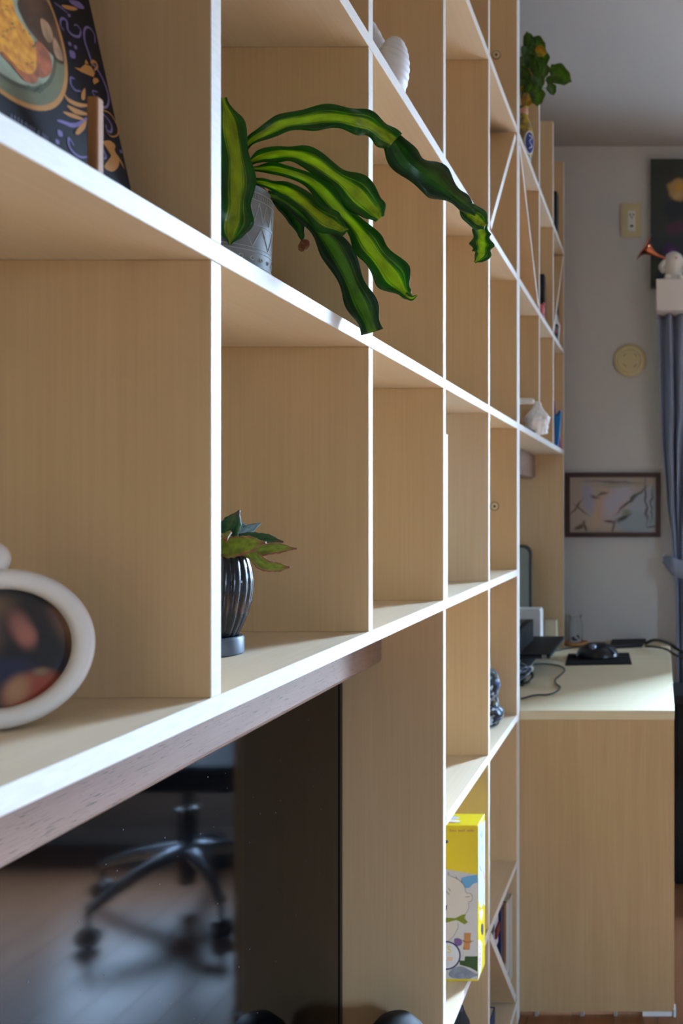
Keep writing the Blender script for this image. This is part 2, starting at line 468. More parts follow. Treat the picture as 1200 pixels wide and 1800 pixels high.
# wooden framed picture
pc = thing('framed_picture', 'framed abstract sketch in muted pastel tones, dark brown frame, hung low on wall', 'picture', (-.18, YW, 1.22))
x0, x1 = (994-VX)/F*YW, (1160.5-VX)/F*YW
z0, z1 = CZ+(VY-944)/F*YW, CZ+(VY-831)/F*YW
b = .0165
FR = mat('frame_brown', (78, 56, 54), .5, vary=.15)
for q in ((x0, x1, z1-b, z1), (x0, x1, z0, z0+b), (x0, x0+b, z0+b, z1-b), (x1-b, x1, z0+b, z1-b)):
    MB().box(q[0], q[1], YW-.022, YW-.001, q[2], q[3]).build('frame_bar', FR, pc, bevel=.001)
ART = print_mat('sketch_print', (176, 160, 146), [
    (.22, .62, .07, .28, .1, .5, (160, 158, 178)), (.35, .45, .06, .35, -.2, .6, (190, 160, 132)), (.43, .6, .05, .3, -.3, .5, (196, 150, 128)),
    (.56, .6, .16, .32, -.3, .4, (176, 172, 184)), (.55, .88, .25, .06, 0, .6, (160, 150, 140)), (.62, .42, .09, .2, -.5, .5, (186, 164, 168)),
    (.86, .35, .2, .5, -.2, .2, (160, 168, 178)), (.76, .2, .25, .18, 0, .3, (150, 162, 170)),
    (.71, .58, .022, .28, -.62, .5, (88, 90, 88)), (.62, .26, .1, .04, .75, .5, (70, 72, 66)), (.66, .36, .06, .05, .4, .6, (128, 138, 124)), (.88, .55, .014, .38, .03, .6, (92, 92, 98)), (.95, .5, .012, .3, -.05, .6, (100, 100, 104)), (.95, .1, .06, .014, .2, .6, (92, 92, 98)),
    (.12, .42, .012, .12, .6, .6, (110, 92, 84)), (.07, .46, .012, .14, -.4, .6, (110, 92, 84)), (.1, .1, .07, .03, .8, .6, (92, 78, 66)), (.17, .12, .02, .09, .1, .6, (100, 84, 72)), (.3, .65, .06, .02, -.6, .7, (116, 104, 100)), (.37, .7, .06, .02, .7, .7, (116, 104, 100)), (.46, .2, .06, .02, -.3, .6, (98, 72, 82)), (.5, .12, .015, .1, -.2, .6, (110, 92, 88)), (.5, .92, .3, .02, -.05, .7, (120, 116, 112))], .6, 5, .12)
MB().add([(x0+b, YW-.008, z0+b), (x1-b, YW-.008, z0+b), (x1-b, YW-.008, z1-b), (x0+b, YW-.008, z1-b)], [(0, 1, 2, 3)], 0, [(0, 0), (1, 0), (1, 1), (0, 1)]).build('print', ART, pc)
MB().box(x0+b, x1-b, YW-.0075, YW-.001, z0+b, z1-b).build('backing', BLACKM, pc)
# round vent cover
c = P(1107, 634, YW)
vt = thing('vent_cover', 'round beige ventilation cover on the far wall', 'vent', c)
BEI = mat('beige_plastic', (204, 190, 148), .45)
M = Matrix.Translation(c) @ Matrix.Rotation(PI/2, 4, 'X')
MB().lathe([(.0605, .0005), (.0605, .006), (.057, .01), (.048, .012), (.046, .010), (.040, .010), (.038, .0135), (.03, .015), (.0, .015)], M=M, seg=48).build('plate', BEI, vt, smooth=True)
for a in (45, 135, 225, 315):
    a = math.radians(a); pts = []
    for t in range(-3, 4):
        aa = a+t*.09; pts.append(M @ Vector((.027*math.cos(aa), .027*math.sin(aa), .0152)))
    MB().tube(pts, .0012, 6).build('slot', mat('vent_slot', (120, 108, 80), .7), vt)
# wall outlet
a0, a1 = P(1090.5, 418, YW), P(1127.5, 358, YW)
ol = thing('wall_outlet', 'beige wall plate with white socket, beside the dark painting', 'outlet', (a0.x, YW, a0.z))
MB().box(a0.x, a1.x, YW-.007, YW-.0005, a0.z, a1.z).build('plate', BEI, ol, bevel=.003, segs=2)
cx = (a0.x+a1.x)/2+.002; cz = (a0.z+a1.z)/2-.003
MB().box(cx-.0135, cx+.0135, YW-.009, YW-.0071, cz-.037, cz+.037).build('socket', mat('socket_white', (222, 220, 212), .4), ol, bevel=.001)
SL = mat('socket_slot', (20, 18, 16), .7)
for dx, dz, ww, hh in ((-.0055, .022, .0022, .0035), (.0065, .022, .0018, .0035), (0, .012, .0024, .0024), (0, -.019, .0055, .0035)):
    MB().box(cx+dx-ww, cx+dx+ww, YW-.0094, YW-.0088, cz+dz-hh, cz+dz+hh).build('slot', SL, ol)
# pelmet
pe = tag(MB().box(-.018, .50, 3.05, YW-.0005, CZ+.69, CZ+.798).build('curtain_pelmet', mat('pelmet_white', (228, 222, 216), .6), bevel=.002), 'white box pelmet above the blue-grey curtain', 'pelmet')
# painting
pt = thing('painting', 'dark unframed flower painting leaning on the pelmet', 'painting', (.1, 3.18, CZ+.799))
xa, xb, za, zb = (1143-VX)/F*3.18, .36, CZ+.7985, CZ+(VY-281)/F*3.18
MB().box(xa, xb, 3.172, 3.1985, za, zb).build('canvas', mat('canvas_edge', (96, 88, 70), .8), pt, bevel=.001)
PNT = print_mat('flower_paint', (52, 58, 54), [
    (.3, .2, .4, .4, 0, .6, (36, 44, 52)), (.2, .75, .3, .3, 0, .6, (44, 48, 40)), (.24, .62, .12, .09, .2, .5, (22, 32, 40)),
    (.05, .12, .07, .1, 0, .5, (66, 74, 62)), (.09, .05, .05, .06, 0, .5, (28, 40, 74)),
    (.255, .76, .09, .085, .3, .25, (168, 132, 78)), (.262, .78, .04, .03, .8, .5, (186, 140, 40)), (.24, .72, .05, .02, .5, .5, (180, 148, 104)),
    (.25, .47, .1, .045, .1, .5, (74, 40, 62)), (.19, .28, .075, .07, 0, .35, (66, 34, 84)), (.19, .28, .03, .03, 0, .5, (112, 54, 132)),
    (.6, .6, .12, .12, 0, .4, (170, 80, 70)), (.75, .4, .1, .1, 0, .4, (200, 190, 160)), (.5, .35, .1, .08, 0, .5, (60, 90, 60))], .5, 7, .1)
MB().add([(xa+.0005, 3.1718, za), (xb, 3.1718, za), (xb, 3.1718, zb), (xa+.0005, 3.1718, zb)], [(0, 1, 2, 3)], 0, [(0, 0), (1, 0), (1, 1), (0, 1)]).build('painted_face', PNT, pt)
# porcelain figurine with copper horn on the pelmet
zt = CZ+.798
c = Vector(((1184-VX)/F*3.09, 3.10, zt))
fg = thing('figurine', 'white porcelain figurine with a copper horn on the pelmet', 'figurine', c)
PORC = mat('porcelain', (226, 220, 212), .3)
fb = MB()
fb.lathe([(.0, .0), (.036, .001), (.04, .008), (.034, .018), (.03, .03), (.033, .045), (.035, .06), (.036, .07), (.034, .085), (.026, .098), (.012, .107), (0, .109)], c=c, seg=32)
fb.build('body', PORC, fg, smooth=True)
for s_, aa in ((-1, .3), (1, .2)):
    pts = catmull([c+Vector((s_*.03, -.01, .072)), c+Vector((s_*.045, -.018, .05)), c+Vector((s_*.036, -.026, .03))], 5)
    MB().tube(pts, [.010-.0002*i for i in range(len(pts))], 10).build('arm', PORC, fg, smooth=True)
for s_ in (-1, 1):
    MB().sphere(c+Vector((s_*.022, -.028, .011)), .013, sc=(1, 1.3, .85)).build('foot', PORC, fg, smooth=True)
MB().sphere(c+Vector((.008, -.033, .078)), .005).build('cheek', mat('blush', (216, 160, 150), .5), fg, smooth=True)
COP = mat('copper', (176, 104, 74), .28, metal=1)
hp = [c+Vector((-.026, -.012, .082)), c+Vector((-.05, -.018, .088)), c+Vector((-.072, -.022, .098)), c+Vector((-.094, -.026, .112)), c+Vector((-.104, -.028, .118))]
hp = catmull(hp, 4)
rad = [.005+.045*(i/(len(hp)-1))**3 for i in range(len(hp))]
horn = MB(); segs = 24
horn.tube(hp, rad, segs, cap=False)
# scalloped bell
for i, v in enumerate(horn.v):
    ring, k = divmod(i, segs)
    if ring > len(hp)-4:
        cc = hp[ring]; q = 1+.12*math.cos(6*2*PI*k/segs)*(ring-len(hp)+4)/3
        horn.v[i] = tuple(cc+(Vector(v)-cc)*q)
ho = horn.build('horn', COP, fg, smooth=True)
md = ho.modifiers.new('thick', 'SOLIDIFY'); md.thickness = .0015
# curtain
CUR = mat('curtain_cloth', (152, 162, 186), .85, vary=.08, vscale=(60, 60, 6), bump=.2, bscale=1500)
def lerp_tab(tab, z):
    for (za_, va), (zb_, vb) in zip(tab, tab[1:]):
        if za_ >= z >= zb_:
            t = (za_-z)/(za_-zb_); t = t*t*(3-2*t)*.5+t*.5
            return va+(vb-va)*t
    return tab[-1][1]
Lt = [(1.908, -.010), (1.75, -.006), (1.5, .004), (1.25, .022), (1.10, .040), (1.02, .047), (.9, .052), (.5, .052), (.03, .05)]
Rt = [(1.908, .40), (1.6, .36), (1.25, .22), (1.10, .15), (1.02, .135), (.9, .15), (.5, .2), (.03, .22)]
nx, nz = 90, 60
V = []; Fc = []
for j in range(nz+1):
    z = 1.908-(1.908-.03)*j/nz
    l, r = lerp_tab(Lt, z), lerp_tab(Rt, z)
    amp = .028*min(1, .35+(r-l)/.4)
    for i in range(nx+1):
        s = i/nx
        V.append((l+(r-l)*s+.004*math.sin(s*34+z*3), 3.125+amp*math.sin(s*2*PI*9+.6*math.sin(z*2.2))*(.75+.25*math.sin(s*5+z)), z))
for j in range(nz):
    for i in range(nx): Fc.append((j*(nx+1)+i, j*(nx+1)+i+1, (j+1)*(nx+1)+i+1, (j+1)*(nx+1)+i))
ct = thing('curtain', 'blue-grey curtain tied back at the right edge of far wall', 'curtain', (.1, 3.12, 0))
o = MB().add(V, Fc).build('cloth', CUR, ct, smooth=True)
md = o.modifiers.new('thick', 'SOLIDIFY'); md.thickness = .0015
hk = P(1166, 984, YW-.012)
tbp = catmull([hk, Vector((.03, 3.10, 1.025)), Vector((.06, 3.075, 1.01)), Vector((.12, 3.07, 1.0)), Vector((.16, 3.10, 1.01)), Vector((.17, 3.15, 1.02))], 6)
V = []; Fc = []
for i, p in enumerate(tbp):
    hh = .012+.02*min(1, i/8)
    V += [p+Vector((0, 0, hh)), p-Vector((0, 0, hh))]
for i in range(len(tbp)-1): Fc.append((2*i, 2*i+1, 2*i+3, 2*i+2))
o = MB().add(V, Fc).build('tieback', CUR, ct, smooth=True)
md = o.modifiers.new('thick', 'SOLIDIFY'); md.thickness = .003
hook = tag(MB().lathe([(.009, 0), (.009, .003), (.003, .005), (.003, .016), (.006, .018), (0, .02)], M=Matrix.Translation((hk.x, YW-.0005, hk.z)) @ Matrix.Rotation(PI/2, 4, 'X'), seg=16)
           .box(hk.x-.004, hk.x+.004, YW-.004, YW-.0005, hk.z-.022, hk.z+.022).build('tieback_hook', WHITE, smooth=True), 'small white hook on the wall holding the curtain tieback', 'hook')

# ------------------------------------------------------------------ leaf helper
def leaf_mesh(spine, widths, twist=0, fold=.25, wave=0, nwave=5, sub=8, seed=0, up=None, nc=7, jag=0):
    """spine: list of Vectors; widths: list of half-widths; twist: list or value (radians about the tangent)"""
    pts = catmull(spine, sub); n = len(pts)
    def interp(tab, t):
        if not isinstance(tab, (list, tuple)): return tab
        f = t*(len(tab)-1); i = min(int(f), len(tab)-2); u = f-i; u = u*u*(3-2*u)
        return tab[i]+(tab[i+1]-tab[i])*u
    V = []; UV = []; Fc = []
    rs = random.Random(seed); ph1, ph2 = rs.uniform(0, 6), rs.uniform(0, 6)
    for i, p in enumerate(pts):
        t = i/(n-1)
        tg = (pts[min(i+1, n-1)]-pts[max(i-1, 0)]).normalized()
        view = (Vector((0, 0, CZ))-p).normalized() if up is None else Vector(up)
        nn = (view-tg*view.dot(tg)).normalized()
        a = interp(twist, t); 
        side = tg.cross(nn)
        side, nn = side*math.cos(a)+nn*math.sin(a), nn*math.cos(a)-side*math.sin(a)
        hw = interp(widths, t)
        for k in range(nc):
            u = -1+2*k/(nc-1)
            wv = wave*math.sin(t*nwave*2*PI+(ph1 if u < 0 else ph2))*abs(u)**2
            j = 1+(jag*((i % 2)*2-1) if abs(u) > .99 else 0)
            wob = 1+ (.16*math.sin(t*nwave*2*PI*.9+(ph2 if u < 0 else ph1)) if wave else 0)
            V.append(p+side*(u*hw*j*wob)+nn*(fold*hw*(abs(u)-.5)+wv))
            UV.append((.5+u/2*.98+.005, t*.98+.01))
    for i in range(n-1):
        for k in range(nc-1):
            Fc.append((i*nc+k, i*nc+k+1, (i+1)*nc+k+1, (i+1)*nc+k))
    return MB().add(V, Fc, 0, UV)

def leaf_material(name, edge, mid, core, trans=.4, rough=.28, core_w=.42, tip=None):
    m = bpy.data.materials.new(name); m.use_nodes = True
    nt = m.node_tree; b = nt.nodes['Principled BSDF']; out = nt.nodes['Material Output']
    tcn = nt.nodes.new('ShaderNodeTexCoord'); sx = nt.nodes.new('ShaderNodeSeparateXYZ')
    nt.links.new(tcn.outputs['UV'], sx.inputs[0])
    # streaky noise along the leaf
    mv = nt.nodes.new('ShaderNodeVectorMath'); mv.operation = 'MULTIPLY'; mv.inputs[1].default_value = (30, 2.2, 1)
    nt.links.new(tcn.outputs['UV'], mv.inputs[0])
    n = nt.nodes.new('ShaderNodeTexNoise'); n.inputs['Scale'].default_value = 1; n.inputs['Detail'].default_value = 4; n.inputs['Roughness'].default_value = .65
    nt.links.new(mv.outputs[0], n.inputs['Vector'])
    a1 = nt.nodes.new('ShaderNodeMath'); a1.operation = 'SUBTRACT'; a1.inputs[1].default_value = .5
    nt.links.new(sx.outputs['X'], a1.inputs[0])
    a2 = nt.nodes.new('ShaderNodeMath'); a2.operation = 'ABSOLUTE'; nt.links.new(a1.outputs[0], a2.inputs[0])
    a3 = nt.nodes.new('ShaderNodeMath'); a3.operation = 'MULTIPLY_ADD'; a3.inputs[1].default_value = 2
    nt.links.new(a2.outputs[0], a3.inputs[0])
    a4 = nt.nodes.new('ShaderNodeMath'); a4.operation = 'MULTIPLY_ADD'; a4.inputs[1].default_value = 1.25; a4.inputs[2].default_value = -.62
    nt.links.new(n.outputs['Fac'], a4.inputs[0]); nt.links.new(a4.outputs[0], a3.inputs[2])
    cr = nt.nodes.new('ShaderNodeValToRGB')
    e = cr.color_ramp.elements
    e[0].position = 0; e[0].color = s2l(core)
    e[1].position = 1; e[1].color = s2l(edge)
    x = e.new(core_w*.75); x.color = s2l(core)
    x = e.new(core_w); x.color = s2l(mid)
    x = e.new(core_w+.12); x.color = s2l(edge)
    nt.links.new(a3.outputs[0], cr.inputs[0])
    col = cr.outputs[0]
    # blotchy lighter and darker zones along the blade
    mv2 = nt.nodes.new('ShaderNodeVectorMath'); mv2.operation = 'MULTIPLY'; mv2.inputs[1].default_value = (3, 7, 1)
    nt.links.new(tcn.outputs['UV'], mv2.inputs[0])
    n2 = nt.nodes.new('ShaderNodeTexNoise'); n2.inputs['Scale'].default_value = 1; n2.inputs['Detail'].default_value = 3
    nt.links.new(mv2.outputs[0], n2.inputs['Vector'])
    rb = nt.nodes.new('ShaderNodeMapRange'); rb.inputs[1].default_value = .3; rb.inputs[2].default_value = .7; rb.inputs[3].default_value = .6; rb.inputs[4].default_value = 1.35
    nt.links.new(n2.outputs['Fac'], rb.inputs[0])
    hv = nt.nodes.new('ShaderNodeHueSaturation'); nt.links.new(rb.outputs[0], hv.inputs['Value']); nt.links.new(col, hv.inputs['Color'])
    col = hv.outputs[0]
    if tip:
        ra = nt.nodes.new('ShaderNodeMapRange'); ra.inputs[1].default_value = .8; ra.inputs[2].default_value = 1
        nt.links.new(sx.outputs['Y'], ra.inputs[0])
        mx = nt.nodes.new('ShaderNodeMix'); mx.data_type = 'RGBA'; mx.inputs[7].default_value = s2l(tip)
        nt.links.new(ra.outputs[0], mx.inputs[0]); nt.links.new(col, mx.inputs[6]); col = mx.outputs[2]
    nt.links.new(col, b.inputs['Base Color'])
    b.inputs['Roughness'].default_value = rough
    tr = nt.nodes.new('ShaderNodeBsdfTranslucent')
    hs = nt.nodes.new('ShaderNodeHueSaturation'); hs.inputs['Saturation'].default_value = 1.15; hs.inputs['Value'].default_value = 1.6
    nt.links.new(col, hs.inputs['Color']); nt.links.new(hs.outputs[0], tr.inputs['Color'])
    ms = nt.nodes.new('ShaderNodeMixShader'); ms.inputs[0].default_value = trans
    nt.links.new(b.outputs[0], ms.inputs[1]); nt.links.new(tr.outputs[0], ms.inputs[2])
    nt.links.new(ms.outputs[0], out.inputs[0])
    return m

# ------------------------------------------------------------------ dracaena in patterned pot
dc = Vector((-.449, .905, ZA))
dr = thing('potted_dracaena', 'striped green dracaena with arching leaves in a grey patterned pot', 'potted plant', dc)
PH = .124
def pot_r(z): return .0415+.0035*min(1, z/PH/.9)-(.002 if z > PH-.003 else 0)
prof = [(.0, 0), (.039, 0), (.0415, .003)]+[(pot_r(PH*i/20), PH*i/20) for i in range(1, 19)]+[(.0445, PH-.004), (.0425, PH-.0008), (.0405, PH), (.039, PH-.002), (.038, .02), (0, .02)]
POTG = mat('grey_glaze', (138, 142, 146), .55, vary=.12, vscale=(40, 40, 40))
MB().lathe(prof, c=dc, seg=56).build('pot', POTG, dr, smooth=True)
rel = MB()
def on_pot(a, fz, off=.0003):
    z = PH*fz; r = pot_r(z)+off
    return dc+Vector((r*math.cos(a), r*math.sin(a), z))
def pot_line(a0, f0, a1, f1, r=.00045):
    k = max(2, int(abs(a1-a0)/.12)+1)
    rel.tube([on_pot(a0+(a1-a0)*i/k, f0+(f1-f0)*i/k) for i in range(k+1)], r, 5)
for fz in (.925, .865, .665, .475, .445, .33, .155):
    rel.tube([on_pot(2*PI*i/64, fz) for i in range(64)], .00045, 5, closed=True)
for i in range(80): pot_line(2*PI*i/80, .88, 2*PI*i/80, .91, .0003)
N = 26
for i in range(N):
    a = 2*PI*i/N; d = PI/N
    pot_line(a, .69, a+d, .845); pot_line(a+d, .845, a+2*d, .69)
N = 12
for i in range(N):
    a = 2*PI*i/N; d = PI/N
    pot_line(a, .485, a+d, .655); pot_line(a+d, .655, a+2*d, .485)
    pot_line(a, .02, a+d, .145); pot_line(a+d, .145, a+2*d, .02)
for i in range(24):
    a = 2*PI*i/24
    rel.tube([on_pot(a+.045*math.cos(t*PI/4), .388+.0155*math.sin(t*PI/4)) for t in range(8)], .0005, 5, closed=True)
for i in range(56): pot_line(2*PI*i/56, .165, 2*PI*i/56, .32)
o = rel.build('relief_pattern', mat('pale_relief', (182, 186, 190), .6), dr, smooth=True, merge=False)
o['label'] = 'raised pale line pattern'
inn = MB().lathe([(.0335, PH-.03), (.0355, PH), (.0385, PH+.004), (.0375, PH+.0065), (.035, PH+.006), (.0335, PH-.004), (0, PH-.004)], c=dc, seg=40).build('inner_pot', mat('brown_plastic', (92, 52, 38), .28), dr, smooth=True)
st0 = dc+Vector((.006, 0, PH-.006)); st1 = P(418, 268, .905)
MB().tube(catmull([st0, (st0+st1)/2+Vector((.002, 0, 0)), st1], 5), .008, 10).build('stem', mat('cane', (112, 96, 62), .8, vary=.3, vscale=(80, 80, 300)), dr, smooth=True)
LF = leaf_material('dracaena_leaf', (22, 92, 12), (74, 138, 14), (150, 172, 26), .4)
LFD = leaf_material('dracaena_leaf_underside', (14, 62, 14), (20, 84, 14), (36, 96, 22), .3)
def leafp(spec, widths, seed, m=LF, **kw):
    sp_ = [P(a, b_, y) for a, b_, y in spec]
    o = leaf_mesh(sp_, widths, seed=seed, **kw).build('leaf', m, dr, smooth=True)
    sb = o.modifiers.new('thick', 'SOLIDIFY'); sb.thickness = .0006
    return o
leafp([(424, 268, .90), (452, 240, .90), (500, 218, .905), (560, 207, .91), (620, 210, .92), (660, 226, .935), (692, 250, .95)], [.003, .006, .009, .011, .0125, .013, .0125], 1, twist=[.5, .35, .2, .1, 0, -.15, -.3], wave=.0025, nwave=5, fold=.3)
leafp([(690, 247, .95), (722, 290, .965), (765, 318, .985), (805, 350, 1.01), (836, 375, 1.03)], [.0135, .0170, .0175, .0105, .0045], 2, LFD, twist=[-.35, -.2, .1, .3, .4], wave=.0012, nwave=3, fold=.45)
leafp([(806, 352, 1.015), (822, 372, 1.025), (840, 386, 1.035), (853, 398, 1.045)], [.002, .0115, .0130, .005], 3, twist=.2, fold=.5)
leafp([(852, 388, 1.045), (846, 408, 1.05), (847, 432, 1.055), (846, 448, 1.06), (834, 461, 1.065)], [.003, .0100, .0135, .0095, .0014], 4, twist=[.3, 0, -.2, 0, .3], fold=.3, wave=.001)
leafp([(430, 290, .895), (460, 276, .89), (500, 270, .885), (545, 280, .88), (590, 310, .875), (628, 340, .872), (655, 368, .872), (668, 384, .874)], [.003, .006, .0085, .010, .0115, .0165, .016, .005], 5, twist=[.5, .5, .3, .2, .1, 0, .1, .2], wave=.002, nwave=4, fold=.2)
leafp([(440, 296, .905), (490, 298, .9), (545, 318, .9), (590, 362, .9), (628, 402, .9), (655, 440, .9), (688, 482, .903), (712, 514, .905), (722, 522, .906)], [.003, .0055, .0085, .010, .0105, .0165, .0175, .0075, .0022], 6, twist=[.4, .3, .1, .05, 0, 0, .1, .1, 0], wave=.0018, nwave=5, fold=.2)
leafp([(712, 518, .905), (722, 524, .905), (733, 519, .904)], [.003, .0028, .0008], 7)
leafp([(438, 318, .90), (470, 324, .89), (505, 336, .88), (540, 362, .872), (575, 388, .868), (598, 401, .868), (612, 404, .87)], [.003, .005, .009, .011, .0125, .0085, .0008], 8, twist=[.3, .3, .2, .1, 0, 0, 0], wave=.002, nwave=3.5, fold=.2)
leafp([(470, 342, .91), (510, 356, .92), (550, 390, .93), (590, 440, .94), (620, 500, .95), (640, 545, .955), (655, 584, .958)], [.004, .008, .011, .0145, .0155, .0145, .0125], 9, leaf_material('dracaena_leaf_dark', (14, 58, 14), (38, 92, 18), (84, 128, 28), .3), twist=[.3, .2, .1, 0, -.1, 0, 0], wave=.001, nwave=4, fold=.2)
leafp([(470, 338, .915), (500, 362, .925), (520, 386, .93), (529, 412, .932), (531, 424, .932)], [.003, .008, .0085, .0035, .0012], 10, LFD, fold=.3)
leafp([(531, 422, .932), (536, 428, .931), (530, 436, .93), (541, 432, .929)], [.0015, .005, .004, .0006], 11, mat('dead_leaf', (120, 72, 44), .8), fold=.4)
leafp([(392, 172, .885), (403, 215, .878), (412, 270, .872), (416, 330, .868), (412, 375, .865), (406, 410, .864), (404, 430, .864)], [.004, .0125, .0155, .0150, .0165, .0125, .0012], 12, twist=[.2, .2, .15, .1, 0, 0, 0], wave=.0015, nwave=4, fold=.25)
# further leaves on the far side of the crown
for k, (dx, dy, hz, ln) in enumerate(((-.12, .0, .02, .2), (-.11, .06, .0, .2))):
    b0 = st1; mid = b0+Vector((dx*.5, dy*.5, hz*.6)); e1 = b0+Vector((dx, dy, hz*.3)); 
    o = leaf_mesh([b0, mid, b0+Vector((dx*.85, dy*.85, hz*.6)), e1], [.004, .012, .012, .001], seed=30+k, up=(0, -.2, 1), wave=.0015).build('leaf', LF, dr, smooth=True)
# small ornament clipped on the stem
oc = P(429, 306, .893)
orn = thing('plant_ornament', 'tiny silver and red ornament hanging on the dracaena stem', 'ornament', oc)
MB().lathe([(0, 0), (.004, .001), (.0048, .006), (.0035, .0095), (.005, .013), (.0052, .018), (.003, .0225), (0, .0235)], c=oc, seg=18).build('body', mat('silver', (150, 156, 168), .3, metal=.8), orn, smooth=True)
MB().sphere(oc+Vector((.002, -.004, .0145)), .0024).build('red_bead', mat('red_bead', (178, 44, 50), .35), orn, smooth=True)

# ------------------------------------------------------------------ succulent in ribbed pot
sc_ = Vector((-.440, .865, ZB))
su = thing('potted_succulent', 'small toothed succulent in a black ribbed pot with saucer', 'potted plant', sc_)
SLATE = mat('slate', (84, 92, 106), .45)
MB().lathe([(0, 0), (.0255, 0), (.0268, .0015), (.0268, .0155), (.0255, .0175), (.022, .0178), (.0205, .014), (0, .014)], c=sc_, seg=48).build('saucer', SLATE, su, smooth=True)
def rib(a, z, i):
    q = (a*20/(2*PI)+.22*math.sin(z*38)) % 1
    return 1+.055*(math.sin(q*PI)**.6)-.03
pp = [(.0175, .0142), (.021, .019), (.0255, .028), (.0295, .038), (.0325, .05), (.0345, .062), (.0345, .072), (.033, .083), (.0305, .093), (.0275, .0995), (.026, .1), (.0255, .097), (.024, .088), (0, .088)]
pp2 = []
for i in range(len(pp)-1):
    for k in range(3): t = k/3; pp2.append((pp[i][0]+(pp[i+1][0]-pp[i][0])*t, pp[i][1]+(pp[i+1][1]-pp[i][1])*t))
pp2.append(pp[-1])
MB().lathe(pp2, c=sc_, seg=240, rf=rib).build('pot', mat('black_glaze', (22, 24, 28), .22, spec=.6), su, smooth=True)
MB().lathe([(.0235, .0885), (.02, .093), (0, .094)], c=sc_, seg=24).build('soil', mat('soil', (52, 40, 30), .95, bump=.8, bscale=400), su, smooth=True)
SG = leaf_material('succulent_green', (44, 84, 52), (58, 92, 62), (66, 96, 62), .12, .4, tip=(96, 60, 58))
SB = leaf_material('succulent_blue', (132, 158, 166), (142, 168, 178), (158, 184, 196), .12, .35)
SO = leaf_material('succulent_olive', (150, 84, 76), (132, 136, 58), (126, 142, 58), .2, .4, core_w=.85, tip=(128, 70, 68))
def sleaf(spec, widths, m, seed, **kw):
    o = leaf_mesh([P(*q) for q in spec], widths, seed=seed, jag=.05, sub=6, **kw).build('leaf', m, su, smooth=True)
    md = o.modifiers.new('thick', 'SOLIDIFY'); md.thickness = .0022; md.offset = 0
sleaf([(384, 962, .865), (394, 942, .862), (408, 920, .86), (421, 897, .86)], [.006, .0118, .0082, .0006], SG, 1, fold=.5)
sleaf([(388, 956, .875), (404, 940, .88), (418, 925, .885), (432, 922, .888)], [.004, .006, .0045, .0006], SB, 2, fold=.6)
sleaf([(392, 955, .88), (415, 943, .885), (438, 930, .89), (459, 919, .895)], [.004, .0055, .0042, .0005], SB, 3, fold=.5)
sleaf([(392, 960, .875), (430, 946, .88), (465, 946, .885), (498, 952, .89)], [.004, .0052, .0046, .0005], SG, 4, twist=.4, fold=.6)
sleaf([(382, 962, .855), (405, 962, .842), (435, 957, .836), (467, 954, .832)], [.007, .0100, .0082, .0008], SO, 5, fold=.35)
sleaf([(408, 964, .87), (445, 968, .872), (485, 964, .875), (522, 964, .877)], [.004, .0064, .0052, .0005], SO, 6, twist=.2, fold=.4)
sleaf([(415, 964, .86), (442, 974, .856), (462, 992, .855), (488, 997, .855), (510, 997, .855)], [.004, .0050, .0056, .0042, .0006], SO, 7, fold=.4)
for k in range(9):
    a = 2.0+k*.42; e = .03+.02*math.sin(k*2.1)
    b0 = sc_+Vector((0, 0, .094)); d = Vector((math.cos(a), math.sin(a), 0))
    o = leaf_mesh([b0, b0+d*.022+Vector((0, 0, .018+e*.3)), b0+d*.042+Vector((0, 0, .02+e*.5)), b0+d*.06+Vector((0, 0, .012+e*.6))], [.005, .009, .007, .0006], seed=k+50, up=(0, 0, 1), jag=.05, sub=6, fold=.4).build('leaf', [SG, SB, SO][k % 3], su, smooth=True)
    md = o.modifiers.new('thick', 'SOLIDIFY'); md.thickness = .002; md.offset = 0

# ------------------------------------------------------------------ round photo frame
R0 = .052
lean = math.radians(9)
fc = Vector((-.430, .572, ZB))
pf = thing('photo_frame', 'round white photo frame with a portrait on the shelf', 'photo frame', fc)
nd = Vector((.6, -.8, 0)).normalized()
ex = Vector((-nd.y, nd.x, 0))*-1   # image-left to right as seen by viewer
ex = Vector((.8, .6, 0))
ez = (Vector((0, 0, 1))*math.cos(lean)-nd*math.sin(lean)).normalized()
en = ex.cross(ez).normalized()
if en.dot(nd) < 0: en = -en
FM = Matrix((( ex.x, ez.x, en.x, fc.x), (ex.y, ez.y, en.y, fc.y), (ex.z, ez.z, en.z, fc.z+R0*math.cos(lean)+.0012), (0, 0, 0, 1)))
ringp = []
cx_, hw_, hd_ = .0452, .0068, .0105
sec = []
for k in range(14):
    a = 2*PI*k/14
    sec.append((cx_+hw_*math.copysign(abs(math.cos(a))**.8, math.cos(a)), hd_*math.copysign(abs(math.sin(a))**.8, math.sin(a))))
V = []; Fc = []; ns = 72
for i in range(ns):
    a = 2*PI*i/ns
    for r, d in sec: V.append(FM @ Vector((r*math.cos(a), r*math.sin(a), d)))
for i in range(ns):
    for k in range(14): Fc.append((i*14+k, i*14+(k+1) % 14, ((i+1) % ns)*14+(k+1) % 14, ((i+1) % ns)*14+k))
CER = mat('white_ceramic', (222, 216, 212), .38)
MB().add(V, Fc).build('ring', CER, pf, smooth=True)
